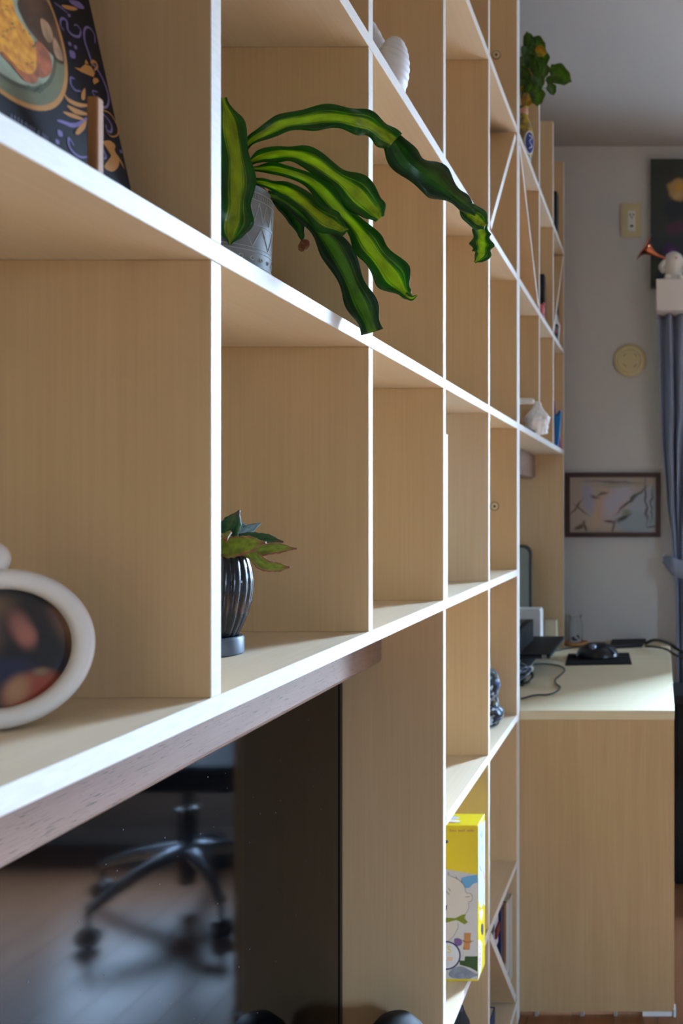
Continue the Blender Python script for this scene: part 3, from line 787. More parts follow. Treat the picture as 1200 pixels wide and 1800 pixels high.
PH_M = print_mat('portrait_print', (62, 52, 50), [
    (.5, 1.02, .9, .28, 0, .6, (30, 34, 34)), (.5, .80, .1, .08, .4, .9, (150, 122, 86)), (.30, .6, .3, .4, 0, .6, (84, 66, 58)),
    (.93, .55, .1, .26, .35, .5, (132, 96, 74)), (.84, .68, .08, .08, 0, .7, (120, 84, 70)),
    (.70, .62, .17, .30, .25, .45, (46, 36, 34)), (.80, .44, .16, .18, .6, .5, (38, 34, 33)), (.6, .42, .12, .14, 0, .6, (38, 34, 34)),
    (.635, .64, .065, .14, .35, .7, (146, 96, 86)), (.67, .59, .05, .07, .3, .8, (164, 102, 90)),
    (.5, .32, .22, .1, 0, .6, (40, 42, 66)), (.97, .25, .1, .14, .3, .6, (44, 44, 68)),
    (.74, .10, .21, .19, 0, .3, (150, 82, 58)), (.80, .08, .16, .15, 0, .6, (150, 66, 48)), (.60, .16, .07, .1, -.3, .8, (168, 124, 92)), (.76, .29, .05, .03, 0, .8, (134, 106, 84))], .3)
V = [FM @ Vector((0, 0, -.0045))]; UV = [(.5, .5)]; Fc = []
for i in range(48):
    a = 2*PI*i/48; V.append(FM @ Vector((.0415*math.cos(a), .0415*math.sin(a), -.0045))); UV.append((.5+.5*math.cos(a), .5+.5*math.sin(a)))
for i in range(48): Fc.append((0, 1+i, 1+(i+1) % 48))
MB().add(V, Fc, 0, UV).build('photo', PH_M, pf)
MB().lathe([(.042, -.0085), (.042, -.005), (0, -.005)], M=FM, seg=40).build('backing', BLACKM, pf)
MB().sphere((0, 0, 0), .0125, M=FM @ Matrix.Translation((-.008, R0+.0065, 0)), sc=(1.1, 1, .7)).build('top_knob', CER, pf, smooth=True)
stv = [FM @ Vector(q) for q in ((-.008, .01, -.009), (.008, .01, -.009), (.010, -.049, -.032), (-.010, -.049, -.032))]
MB().prism(stv, FM.to_3x3() @ Vector((0, 0, -.0016))).build('easel_strut', BLACKM, pf)

# ------------------------------------------------------------------ cookbook on a wooden stand
la = math.radians(12.5)
bn = Vector((math.cos(la), 0, math.sin(la)))
bu = Vector((-math.sin(la), 0, math.cos(la)))
b0 = Vector((-.370, .62, ZA+.0035))            # far lower corner of the front cover
BW, BH, BT = .215, .270, .022
cb = thing('cookbook', 'dark hardcover cookbook with a plate of food on its cover', 'book', b0-Vector((0, BW/2, 0)))
COV = mat('navy_cover', (18, 17, 26), .5, spec=.2)
ey = Vector((0, -1, 0))
def bp(u, v, d): return b0+ey*u+bu*v-bn*d
def bslab(u0, u1, v0, v1, d0, d1):
    return MB().prism([bp(u0, v0, d0), bp(u1, v0, d0), bp(u1, v1, d0), bp(u0, v1, d0)], -bn*(d1-d0))
bslab(0, BW, 0, BH, 0, .0025).build('front_cover', COV, cb, bevel=.0004)
bslab(0, BW, 0, BH, BT-.0025, BT).build('back_cover', COV, cb, bevel=.0004)
bslab(BW-.0025, BW, 0, BH, .0026, BT-.0026).build('spine', COV, cb)
bslab(.004, BW-.003, .003, BH-.003, .0027, BT-.0027).build('pages', mat('paper', (232, 226, 210), .8), cb)
def cv(px, py, lift): return onplane(px, py, b0+bn*lift, bn)
GOLD = mat('printed_gold', (178, 122, 60), .4); PURP = mat('printed_purple', (112, 98, 148), .4)
def ribbon(mb, pts2, w0, lift, mi=0, sub=6, taper=True):
    pts = catmull([cv(a, b_, lift) for a, b_ in pts2], sub); n = len(pts); V = []; Fc = []
    for i, p in enumerate(pts):
        t = (pts[min(i+1, n-1)]-pts[max(i-1, 0)]).normalized(); s = t.cross(bn)
        w_ = w0*(1 if not taper else (.35+.65*math.sin(PI*min(1, .08+.9*i/(n-1)))))
        V += [p+s*w_, p-s*w_]
    for i in range(n-1): Fc.append((2*i, 2*i+1, 2*i+3, 2*i+2))
    mb.add(V, Fc, mi)
def poly(mb, pts2, lift, mi=0, smooth=True):
    pts = [cv(a, b_, lift) for a, b_ in pts2]
    if smooth: pts = catmull(pts, 4, closed=True)
    c = sum(pts, Vector())/len(pts)
    mb.add([c]+pts, [(0, 1+i, 1+(i+1) % len(pts)) for i in range(len(pts))], mi)
q = 4.615
D = lambda L: [(a/q, b_/q) for a, b_ in L]
# dinner plate: circle fitted through its rim
rim = D([(395, 0), (500, 280), (540, 520), (520, 760), (430, 880), (340, 908), (190, 870), (0, 750)])
r3 = [cv(a, b_, 0) for a, b_ in rim]
uvp = [((p-b0).dot(ey), (p-b0).dot(bu)) for p in r3]
sx = sum(u for u, v in uvp); 
import numpy as np
A_ = np.array([[2*u, 2*v, 1] for u, v in uvp]); B_ = np.array([u*u+v*v for u, v in uvp])
sol = np.linalg.lstsq(A_, B_, rcond=None)[0]
pu, pv_ = sol[0], sol[1]; pr = math.sqrt(sol[2]+pu*pu+pv_*pv_)
def disc(r, lift, mt, nm, du=0, dv=0, seg=64, clip=True):
    V = []
    for i in range(seg):
        a = 2*PI*i/seg
        u = min(max(pu+du+r*math.cos(a), .001), BW-.001); v = min(max(pv_+dv+r*math.sin(a), .001), BH-.001)
        V.append(bp(u, v, -lift))
    MB().add(V, [tuple(range(seg))]).build(nm, mt, cb)
disc(pr, .0002, GOLD, 'plate_outline')
disc(pr*.955, .0004, mat('plate_sage_rim', (120, 122, 92), .35, vary=.2), 'plate_rim')
disc(pr*.84, .0006, mat('plate_shadow', (70, 70, 52), .4), 'plate_well')
disc(pr*.80, .0008, mat('plate_pale', (150, 158, 134), .35, vary=.12, vscale=(90, 90, 90)), 'plate_centre')
fd = MB()
poly(fd, D([(150, 0), (370, 0), (480, 280), (520, 520), (400, 420), (300, 320), (200, 180)]), .0010, 0)
poly(fd, D([(300, 330), (380, 400), (420, 500), (415, 590), (350, 635), (300, 600), (290, 450)]), .0012, 1)
poly(fd, D([(-60, 380), (40, 470), (130, 570), (200, 650), (270, 680), (310, 640), (290, 560), (120, 400), (-40, 300)]), .0014, 1)
poly(fd, D([(-60, -40), (90, -10), (130, 110), (200, 220), (270, 330), (295, 450), (290, 560), (240, 600), (170, 570), (90, 490), (20, 420), (-60, 380)]), .0016, 2)
poly(fd, D([(330, 150), (400, 200), (430, 300), (400, 350), (350, 280)]), .0012, 3)
poly(fd, D([(440, 300), (490, 400), (515, 490), (460, 470), (430, 380)]), .0012, 3)
for i in range(34):
    a_, b_ = random.uniform(0, 280), random.uniform(40, 560)
    if b_ > 90+a_*.9-200 and b_ < 330+a_*.95: poly(fd, D([(a_, b_), (a_+14, b_+6), (a_+20, b_+18), (a_+6, b_+14)]), .0018, 4, False)
for a_, b_ in ((230, 700), (330, 690), (340, 730), (360, 680), (320, 745)): poly(fd, D([(a_-14, b_), (a_+4, b_-10), (a_+16, b_+4), (a_, b_+14)]), .0018, 4, False)
o = fd.build('food_print', [mat('glass_brown', (84, 54, 34), .35, vary=.5, vscale=(60, 60, 60)), mat('toast', (176, 92, 44), .45, vary=.35, vscale=(150, 150, 150)), mat('cheese', (222, 158, 44), .4, vary=.4, vscale=(180, 180, 180), rgb2=(170, 92, 26)), mat('bread_pale', (176, 136, 100), .4, vary=.3, vscale=(90, 90, 90)), mat('herb', (54, 66, 26), .5)], cb, merge=False)
o['label'] = 'printed picture of gratinated toast'
pm = MB(); gm = MB()
ribbon(pm, D([(520, 250), (490, 200), (500, 150), (540, 170), (550, 240), (590, 285), (640, 295), (655, 250), (625, 205), (600, 205)]), .0009, .0004)
ribbon(pm, D([(770, 350), (765, 280), (720, 222), (685, 240), (685, 320), (715, 420), (745, 500), (800, 580), (850, 680), (880, 790), (870, 860), (830, 865), (780, 800), (750, 740), (790, 745)]), .0010, .0004)
ribbon(pm, D([(605, 640), (575, 630), (575, 680), (610, 730), (660, 740)]), .0008, .0004)
ribbon(pm, D([(560, 120), (530, 90), (480, 50), (440, 20)]), .0005, .0004)
ribbon(pm, D([(705, 960), (640, 1005), (580, 1015), (510, 990), (465, 978)]), .0014, .0004)
ribbon(pm, D([(600, 1180), (560, 1120), (560, 1180), (600, 1240), (660, 1275), (720, 1270)]), .0010, .0004)
ribbon(pm, D([(860, 1010), (865, 1050), (900, 1070), (905, 1020), (870, 960), (835, 925)]), .0008, .0004)
ribbon(pm, D([(840, 1220), (860, 1270), (845, 1290)]), .0008, .0004)
for a_, b_, r in ((565, 355, 16), (612, 382, 16), (585, 440, 32), (560, 125, 14), (485, 1080, 27), (465, 1150, 20), (980, 1228, 14)):
    poly(pm, D([(a_-r*.7, b_-r), (a_+r*.6, b_-r*.5), (a_+r*.8, b_+r), (a_-r*.4, b_+r*.7)]), .0004)
poly(pm, D([(560, 0), (640, 15), (685, 65), (650, 70), (590, 40)]), .0004)
ribbon(gm, D([(525, 770), (560, 815), (640, 850), (720, 855)]), .0016, .0005)
ribbon(gm, D([(835, 890), (900, 930), (955, 1030), (950, 1095), (900, 1105), (860, 1060)]), .0006, .0005)
for L in ([(545, 852), (640, 890), (710, 920), (700, 935), (620, 925), (570, 890)], [(512, 905), (600, 925), (680, 965), (640, 970), (560, 945)], [(700, 975), (690, 1040), (640, 1090), (610, 1080), (640, 1030)], [(690, 715), (690, 800), (665, 808), (660, 760)], [(500, 40), (580, 50), (630, 75), (590, 85), (530, 70)]):
    poly(gm, D(L), .0005)
# small oil-lamp shaped motif and fruit motif
poly(gm, D([(600, 545), (650, 555), (690, 520), (740, 540), (770, 590), (760, 625), (720, 610), (660, 585)]), .0005, 0, False)
poly(gm, D([(690, 515), (695, 480), (720, 520)]), .0005, 0, False)
ribbon(gm, D([(765, 570), (790, 540), (770, 500), (740, 505), (755, 540)]), .0010, .0005)
poly(gm, D([(760, 630), (790, 635), (805, 660), (765, 685), (752, 655)]), .0005, 0, False)
poly(gm, D([(835, 1150), (890, 1140), (935, 1180), (930, 1220), (965, 1290), (960, 1350), (920, 1390), (870, 1380), (845, 1345), (900, 1330), (900, 1250), (920, 1215), (860, 1185)]), .0005)
ribbon(gm, D([(950, 1260), (985, 1320), (1008, 1370)]), .0010, .0005)
for o in (pm.build('purple_ornament', PURP, cb, merge=False), gm.build('gold_ornament', GOLD, cb, merge=False)): o['kind'] = 'stuff'
tm = MB()
x_ = 20.0
while x_ < 86:
    yb_ = 203+(x_-20)*.62; h_ = random.uniform(3, 9)
    poly(tm, [(x_, yb_-h_*.5), (x_+.9, yb_-h_*.5+.5), (x_+.9, yb_+9), (x_, yb_+8.5)], .0004, 0, False)
    x_ += random.choice((2.2, 3, 3.6, 6))
tm.build('title_lettering', mat('lilac_ink', (150, 146, 176), .5), cb, merge=False)
# stand
stn = thing('book_stand', 'small wooden book stand with an upright peg holding the cookbook', 'book stand', (-.37, .53, ZA))
STW = wood('stand_wood', (178, 128, 82), (140, 94, 56), 2, grain=400)
pg = P(167.5, 240, .556)
MB().box(-.476, pg.x+.006, pg.y-.012, pg.y+.012, ZA, ZA+.0032).build('foot', STW, stn, bevel=.0005)
MB().box(-.476, pg.x+.006, .43, .454, ZA, ZA+.0032).build('foot', STW, stn, bevel=.0005)
MB().box(pg.x-.0034, pg.x+.0034, pg.y-.0034, pg.y+.0034, ZA+.0033, ZA+.056).build('peg', STW, stn, bevel=.0012, segs=2)
MB().box(pg.x-.0045, pg.x+.0045, .4375, .4465, ZA+.0033, ZA+.056).build('peg', STW, stn, bevel=.0012, segs=2)
for yy in (pg.y, .442):
    a = bp(0, .005, BT+.001); a.y = yy-.006; b_ = bp(0, .15, BT+.001); b_.y = yy-.006
    MB().prism([a, b_, b_+Vector((-.01, 0, 0)), a+Vector((-.01, 0, 0))], (0, .012, 0)).build('back_post', STW, stn)

# ------------------------------------------------------------------ white ribbed ornament on the upper shelf
wc = Vector((-.362, 1.19, ZCc))
ws = thing('shell_ornament', 'white ribbed shell-like ornament on the upper shelf', 'ornament', wc)
WCER = mat('matte_white_ceramic', (214, 216, 220), .5)
ribf = lambda a, th: 1+.022*math.sin(th*30)
M1 = Matrix.Translation(P(689, 128, 1.18)) @ Matrix.Rotation(math.radians(10), 4, 'Y')
MB().sphere((0, 0, 0), 1, 40, 80, sc=(.0205, .03, .0465), M=M1, df=ribf).build('lobe', WCER, ws, smooth=True)
M2 = Matrix.Translation(P(655, 85, 1.215)) @ Matrix.Rotation(math.radians(-24), 4, 'Y')
MB().sphere((0, 0, 0), 1, 40, 80, sc=(.019, .022, .062), M=M2, df=ribf).build('lobe', WCER, ws, smooth=True)
MB().lathe([(0, 0), (.022, 0), (.024, .004), (.02, .02), (0, .03)], c=wc+Vector((-.008, .005, 0)), seg=24).build('base', WCER, ws, smooth=True)

# ------------------------------------------------------------------ books helper
def book(name, label, x0, x1, y0, y1, z0, z1, rgb, cat='book', group=None, pages=True):
    e = thing(name, label, cat, ((x0+x1)/2, (y0+y1)/2, z0), group)
    c = mat('cover_'+'_'.join(map(str, rgb)), rgb, .45)
    t = min(.0018, (y1-y0)*.2)
    MB().box(x0, x1, y0, y0+t, z0, z1).box(x0, x1, y1-t, y1, z0, z1).box(x1-.002, x1, y0+t, y1-t, z0, z1).build('cover', c, e)
    MB().box(x0+.002, x1-.0021, y0+t+.0001, y1-t-.0001, z0+.002, z1-.002).build('pages', mat('paper', (232, 226, 210), .8), e)
    return e
book('slim_book', 'slim white book standing behind a divider below the main shelf', -.55, -.3425, 1.3895, 1.4085, ZB, ZB+.262, (236, 236, 240))
# books in the lower triangle
dz = lambda y: (ZG-T)+(y-1.747)/(2.0695-1.747)*(ZH-(ZG-T))
LB = 'books wedged in the lower triangle'
for y0, y1, h, rgb, lab in ((1.800, 1.838, .0, (32, 44, 50), 'dark teal book nearest in the lower triangle'), (1.845, 1.885, .0, (198, 198, 204), 'white book with dark red band in the lower triangle'), (1.900, 1.922, .0, (30, 44, 84), 'navy book in the lower triangle'),
                            (1.930, 1.958, 0, (112, 72, 50), 'brown book in the lower triangle'), (1.968, 1.998, 0, (200, 196, 186), 'cream book in the lower triangle'), (2.012, 2.050, 0, (190, 186, 178), 'grey-white book beside the end panel in the lower triangle')):
    zb_ = dz(y0)+.0125
    zt_ = min(ZG-T-.004, {1.8: .364, 1.845: .350, 1.9: .372, 1.93: .345, 1.968: .335, 2.012: .322}[y0])
    if zt_-zb_ < .03: zt_ = zb_+.03
    bk_ = book('upright_book', lab, -.56, -.346-.004*random.random(), y0, y1, zb_, min(zt_, ZG-T-.002), rgb, group=LB)
bo = MB().box(-.3505, -.3455, 1.846, 1.884, .315, .335).build('spine_band', mat('dark_red', (110, 30, 36), .5))
adopt(bo, bpy.data.objects['upright_book.001'])
book('blue_book', 'dark blue book with pale edge low beside the diagonal brace', -.56, -.352, 1.772, 1.86, ZH, ZH+.105, (24, 60, 98))

# ------------------------------------------------------------------ crumpled things
def crumple(prof, c, seg, rings, amp, sc, seed):
    mb = MB()
    pr_ = catmull([Vector((r, 0, z)) for r, z in prof], rings)
    def rf(a, z, i):
        p = Vector((math.cos(a)*.03*sc, math.sin(a)*.03*sc, z*sc+seed))
        return 1+amp*noise.noise(p)+amp*.5*noise.noise(p*2.3)
    mb.lathe([(max(p.x, 0), p.z) for p in pr_], c=c, seg=seg, rf=rf)
    return mb
def pattern_mat(name, cols, scale):
    m = bpy.data.materials.new(name); m.use_nodes = True
    nt = m.node_tree; b = nt.nodes['Principled BSDF']; b.inputs['Roughness'].default_value = .8
    g = nt.nodes.new('ShaderNodeNewGeometry')
    v = nt.nodes.new('ShaderNodeTexVoronoi'); v.inputs['Scale'].default_value = scale
    nt.links.new(g.outputs['Position'], v.inputs['Vector'])
    s = nt.nodes.new('ShaderNodeSeparateColor'); nt.links.new(v.outputs['Color'], s.inputs[0])
    cr = nt.nodes.new('ShaderNodeValToRGB'); cr.color_ramp.interpolation = 'CONSTANT'
    e = cr.color_ramp.elements
    for i, c in enumerate(cols):
        if i < 2: el = e[i]
        else: el = e.new(.5)
        el.color = s2l(c)
    for i in range(len(cols)): e[i].position = i/len(cols)
    nt.links.new(s.outputs[0], cr.inputs[0]); nt.links.new(cr.outputs[0], b.inputs['Base Color'])
    return m
po_ = thing('patterned_pouch', 'crumpled blue and black patterned cloth pouch on the far lower shelf', 'pouch', (-.404, 1.975, ZF))
crumple([(.0, .0005), (.036, .0015), (.052, .028), (.036, .046), (.040, .075), (.042, .1), (.028, .124), (.0, .132)], (-.404, 1.975, ZF), 48, 5, .16, 34, 3).build('cloth', pattern_mat('pouch_print', [(20, 24, 34), (46, 66, 120), (176, 196, 214), (28, 30, 34), (120, 128, 132), (84, 78, 44), (24, 32, 52)], 130), po_, smooth=True)
MB().tube(catmull([Vector((-.404+.037*math.cos(a*PI/6), 1.975+.037*math.sin(a*PI/6), ZF+.047)) for a in range(13)], 2), .0016, 6).build('drawstring', mat('cord_grey', (150, 154, 160), .8), po_, smooth=True)
bg_ = thing('dark_bag', 'dark crumpled plastic bag at the bottom of the bookcase', 'bag', (-.388, 1.62, ZH))
crumple([(0, .0005), (.036, .002), (.046, .06), (.044, .13), (.036, .2), (.016, .25), (0, .262)], (-.388, 1.62, ZH), 48, 5, .2, 30, 9).build('bag_body', pattern_mat('dark_bag_print', [(18, 18, 20), (26, 26, 30), (40, 36, 48), (22, 24, 20), (64, 58, 70)], 60), bg_, smooth=True)
MB().tube(catmull([(-.398, 1.62, ZH+.255), (-.41, 1.61, ZH+.272), (-.383, 1.61, ZH+.275), (-.375, 1.62, ZH+.25)], 5), .004, 6).build('bag_knot', BLACKM, bg_, smooth=True)

# ------------------------------------------------------------------ yellow game box
gb = thing('game_box', 'yellow board game box with a white bear picture on the low shelf', 'game box', (-.45, 1.57, ZG))
GX0, GX1, GY0, GY1, GZ0, GZ1 = -.585, -.3216, 1.542, 1.602, ZG, ZG+.2735
YEL = mat('game_yellow', (226, 200, 30), .4)
MB().box(GX0, GX1, GY0, GY1, GZ0, GZ1).build('box_body', YEL, gb, bevel=.0008)
fn = Vector((0, -1, 0)); f0 = Vector((GX1, GY0, GZ0)); sn = Vector((1, 0, 0))
def gpoly(mb, pts, lift, mi=0, smooth=False, side=False):
    if side: p3 = [onplane(a, b_, f0+sn*lift, sn) for a, b_ in pts]
    else: p3 = [onplane(a, b_, f0+fn*lift, fn) for a, b_ in pts]
    if smooth: p3 = catmull(p3, 4, closed=True)
    for p in p3:
        if side: p.y = min(max(p.y, GY0+.0004), GY1-.0004)
        else: p.x = min(p.x, GX1-.0002)
        p.z = min(max(p.z, GZ0+.0003), GZ1-.0003)
    c = sum(p3, Vector())/len(p3)
    mb.add([c]+p3, [(0, 1+i, 1+(i+1) % len(p3)) for i in range(len(p3))], mi)
def gline(mb, pts, w, lift, mi=0, side=False):
    n_ = sn if side else fn
    p3 = catmull([onplane(a, b_, f0+n_*lift, n_) for a, b_ in pts], 4); n = len(p3); V = []; Fc = []
    for i, p in enumerate(p3):
        t = (p3[min(i+1, n-1)]-p3[max(i-1, 0)]).normalized(); s = t.cross(n_); V += [p+s*w, p-s*w]
    for i in range(n-1): Fc.append((2*i, 2*i+1, 2*i+3, 2*i+2))
    mb.add(V, Fc, mi)
INK = mat('ink_brown', (70, 60, 62), .6)
gm_ = [mat('print_snow', (206, 202, 204), .45), mat('print_sky', (96, 158, 206), .45), mat('print_cream', (216, 206, 198), .45), INK,
       mat('print_green', (122, 134, 28), .45), mat('print_violet', (112, 84, 146), .45), mat('print_wood', (188, 128, 74), .45), mat('print_navy', (44, 50, 96), .4),
       mat('print_white', (224, 224, 232), .45), mat('print_forest', (44, 76, 32), .45), mat('print_fish', (146, 152, 172), .45, vary=.2, vscale=(90, 90, 90)), mat('print_red', (206, 44, 54), .4), mat('print_lemon', (232, 206, 50), .4), mat('print_ice', (196, 206, 228), .45)]
g1 = MB()
gpoly(g1, [(770, 1526), (784, 1528), (839, 1537.5), (839, 1721), (770, 1721)], .0001, 0)
gpoly(g1, [(810, 1543), (822, 1540), (839, 1537.5), (839, 1551), (831, 1554), (824, 1561), (817, 1561), (812, 1552)], .0003, 1)
gpoly(g1, [(776, 1542), (784, 1540), (794, 1541), (804, 1546), (813, 1554), (818, 1563), (820, 1569), (827, 1571), (831, 1577), (829, 1584), (823, 1587), (823, 1598), (818, 1606), (806, 1611), (790, 1613), (776, 1613)], .0005, 2, True)
gline(g1, [(790, 1539), (803, 1545), (812, 1552), (817, 1561), (819, 1569), (827, 1571), (830, 1578), (828, 1584), (823, 1586), (824, 1594), (821, 1602), (817, 1606)], .0003, .0006, 3)
for L in ([(787.5, 1561.5), (792, 1566)], [(784, 1567), (789.5, 1572.5)], [(788, 1533), (788, 1539)], [(801, 1541), (803, 1545)], [(811, 1547), (811, 1552)], [(818, 1577), (825, 1576)]): gline(g1, L, .0005, .0007, 3)
gpoly(g1, [(782, 1592), (785.5, 1591), (785, 1598), (783, 1602)], .0007, 3)
gpoly(g1, [(776, 1626), (795, 1619), (804, 1622), (804, 1631), (797, 1645), (788, 1654), (776, 1656)], .0005, 2, True)
gline(g1, [(804, 1622), (804.5, 1631), (797, 1645), (788, 1654)], .0003, .0006, 3)
gpoly(g1, [(778, 1613), (800, 1614), (812, 1608), (818.5, 1607), (816, 1614), (822, 1621), (816, 1625), (806, 1619), (800, 1617), (784, 1622)], .0008, 4)
gpoly(g1, [(798, 1651), (804, 1649), (811, 1652), (811, 1660), (805, 1663), (799, 1660)], .0006, 5, True)
gpoly(g1, [(815.5, 1640), (827.5, 1640), (826.5, 1652), (829, 1655), (826, 1658), (825, 1669.5), (814, 1669.5), (815.5, 1657), (813, 1654), (816, 1651)], .0006, 6)
gline(g1, [(812, 1653), (820, 1656), (832, 1654)], .0004, .0008, 3)
def circ(cx, cy, r, n=36): return [(cx+r*math.cos(2*PI*i/n), cy+r*math.sin(2*PI*i/n)) for i in range(n)]
gpoly(g1, [(817, 1681), (839, 1681), (839, 1708), (826, 1701), (808, 1696), (807, 1688), (816, 1689)], .0005, 9)
gpoly(g1, [(788, 1711), (798, 1701), (812, 1699), (826, 1706), (839, 1714), (830, 1718), (822, 1721), (795, 1719)], .0007, 10, True)
gpoly(g1, [(838, 1713), (839, 1709), (839, 1718)], .0008, 7)
gpoly(g1, circ(784, 1679.5, 25.5), .0009, 7); gpoly(g1, circ(784, 1679.5, 22.8), .0011, 8)
for i in range(14):
    xx = 790+i*3.1; hh = 3.2 if i % 4 else 4.6
    if i in (4, 9): continue
    gpoly(g1, [(xx, 1462-hh), (xx+2, 1462-hh), (xx+2, 1462), (xx, 1462)], .0002, 6)
gpoly(g1, circ(784, 1479.5, 3.2, 12), .0002, 7)
o = g1.build('front_print', gm_, gb, merge=False); o['label'] = 'printed white bear with green scarf'
def text(txt, size, M, mt, parent, nm):
    cu = bpy.data.curves.new(nm, 'FONT'); cu.body = txt; cu.size = size; cu.align_x = 'CENTER'; cu.align_y = 'CENTER'; cu.extrude = .00008
    o = bpy.data.objects.new(nm, cu); COL.objects.link(o)
    bpy.context.view_layer.update()
    dg = bpy.context.evaluated_depsgraph_get()
    me = bpy.data.meshes.new_from_object(o.evaluated_get(dg)); bpy.data.objects.remove(o)
    me.transform(M); me.materials.clear(); me.materials.append(mt)
    o = bpy.data.objects.new(nm, me); COL.objects.link(o); adopt(o, parent)
    return o
Rf = Matrix.Rotation(PI/2, 4, 'X')
c_ = onplane(789, 1669.5, f0+fn*.0014, fn); text('S', .018, Matrix.Translation(c_) @ Rf, gm_[12], gb, 'badge_lettering')
c_ = onplane(788, 1686, f0+fn*.0014, fn); text('UBI', .0095, Matrix.Translation(c_) @ Rf, mat('print_amber', (226, 160, 40), .4), gb, 'badge_lettering')
g2 = MB()
gpoly(g2, [(839, 1440), (853, 1440), (853, 1592), (849, 1586), (845, 1597), (839, 1584)], .0002, 13, False, True)
gpoly(g2, [(842, 1602), (847, 1598), (849, 1604), (845, 1620), (843, 1612)], .0002, 8, False, True)
gpoly(g2, [(846.5, 1624), (849, 1626), (849, 1640), (847, 1643), (845.5, 1634)], .0004, 7, True, True)
gpoly(g2, [(839, 1654), (847, 1657), (846, 1700), (840, 1724), (839, 1724)], .0003, 8, False, True)
for L in ([(846, 1460), (848, 1470)], [(849, 1485), (846, 1497)], [(844, 1465), (846, 1472)], [(843, 1522), (846, 1532)]): gline(g2, L, .0012, .0004, 7, True)
gline(g2, [(849, 1531), (851, 1545)], .0015, .0004, 11, True)
g2.build('side_print', gm_, gb, merge=False)
Ms = Matrix.Translation(onplane(843.3, 1682, f0+sn*.0005, sn)) @ Matrix.Rotation(PI/2, 4, 'Z') @ Matrix.Rotation(PI/2, 4, 'X') @ Matrix.Rotation(-PI/2, 4, 'Z')
text('HABA', .016, Ms, gm_[11], gb, 'side_lettering')
g3 = MB(); zt_ = GZ1+.0003
for (a, b_, rx, ry, mi) in ((-.385, 1.58, .022, .008, 13), (-.375, 1.562, .018, .007, 8), (-.40, 1.566, .012, .006, 13)):
    g3.add([(a+rx*math.cos(2*PI*i/20), b_+ry*math.sin(2*PI*i/20), zt_+(.0002 if mi == 8 else 0)) for i in range(20)], [tuple(range(20))], mi)
g3.add([(-.375+.012*math.cos(2*PI*i/16), 1.557+.0015*math.sin(2*PI*i/16), zt_+.0004) for i in range(16)], [tuple(range(16))], 11)
g3.build('top_print', gm_, gb, merge=False)

# ------------------------------------------------------------------ things on the hutch
# vase with plant
vc = Vector((-.360, 2.30, ZD))
va = thing('vase_plant', 'leafy green plant in a yellow and blue painted vase on the hutch', 'potted plant', vc)
VASE = mat('vase_yellow', (196, 164, 44), .3, vary=.5, vscale=(70, 70, 70), rgb2=(50, 62, 84))
MB().lathe([(0, 0), (.014, 0), (.018, .006), (.0235, .03), (.026, .055), (.025, .08), (.02, .105), (.0125, .12), (.010, .128), (.010, .142), (.0125, .15), (.0105, .15), (.008, .14), (0, .13)], c=vc, seg=32).build('vase', VASE, va, smooth=True)
MB().lathe([(.0102, .13), (.0115, .134), (.0115, .142), (.0102, .145)], c=vc, seg=24).build('neck_band', mat('pink_band', (214, 160, 140), .4), va, smooth=True)
ovp = MB(); ovw = MB()
def onvase(a, z, off): 
    r = .0262-.9*(z-.058)**2*3+off; return vc+Vector((r*math.cos(a), r*math.sin(a), z))
def vpatch(mb, ac, zc, ra, rz, off):
    V = [onvase(ac, zc, off)]+[onvase(ac+ra*math.cos(2*PI*i/24), zc+rz*math.sin(2*PI*i/24), off) for i in range(24)]
    mb.add(V, [(0, 1+i, 1+(i+1) % 24) for i in range(24)])
for k in range(3):
    ac = -.75+k*2*PI/3
    vpatch(ovw, ac, .05, .62, .031, .0006); vpatch(ovp, ac, .05, .52, .027, .0011)
    ovw.tube(catmull([onvase(ac-.15, .068, .0016), onvase(ac+.2, .064, .0016), onvase(ac-.1, .052, .0016), onvase(ac+.22, .042, .0016), onvase(ac-.15, .034, .0016)], 5), .0011, 5)
ovw.build('white_glaze_line', WHITE, va, smooth=True, merge=False); ovp.build('blue_medallion', mat('cobalt', (36, 62, 140), .25), va, smooth=True)
HG = leaf_material('pothos_leaf', (50, 74, 22), (58, 84, 26), (64, 92, 30), .35, .35)
HY_ = leaf_material('pothos_yellow', (150, 110, 30), (160, 116, 34), (172, 128, 40), .35, .4)
rs = random.Random(5)
top = vc+Vector((0, 0, .146))
def heart(pos, size, ang, m, tilt=0):
    "leaf blade; ang: screen-plane direction of the tip"
    view = (Vector((0, 0, CZ))-pos).normalized(); 
    right = Vector((0, 0, 1)).cross(view).normalized()*-1
    upv = view.cross(right)*-1
    if upv.z < 0: upv = -upv
    right = Vector((1, .15, 0))
    d = (right*math.cos(ang)+upv*math.sin(ang)+view*tilt).normalized()
    sp_ = [pos-d*size*.5, pos-d*size*.1, pos+d*size*.3, pos+d*size*.6]
    return leaf_mesh(sp_, [size*.18, size*.48, size*.34, size*.01], twist=rs.uniform(-.5, .5), seed=rs.randint(0, 99), fold=.3, sub=5).build('leaf', m, va, smooth=True)
spec = [(944, 78, 30, -.5, HG), (930, 72, 26, 1.9, HG), (926, 92, 30, -1.8, HG), (940, 100, 36, -1.2, HG), (953, 100, 30, -1.6, HG), (950, 90, 20, -.3, HY_), (922, 112, 30, -2, HG), (944, 118, 32, -1.4, HG), (955, 122, 24, -1.5, HG),
        (934, 130, 22, -.8, HY_), (922, 138, 26, -2.2, HG), (930, 152, 26, -1.9, HG), (946, 140, 26, -1.2, HG), (944, 168, 30, -1.6, HG), (928, 174, 24, -2.2, HY_), (984, 130, 40, -.5, HG), (966, 141, 16, 1.3, HG), (969, 156, 20, -1.2, HG), (917, 150, 20, -2, HY_), (920, 128, 24, 2.4, HG), (936, 112, 30, 2.2, HG)]
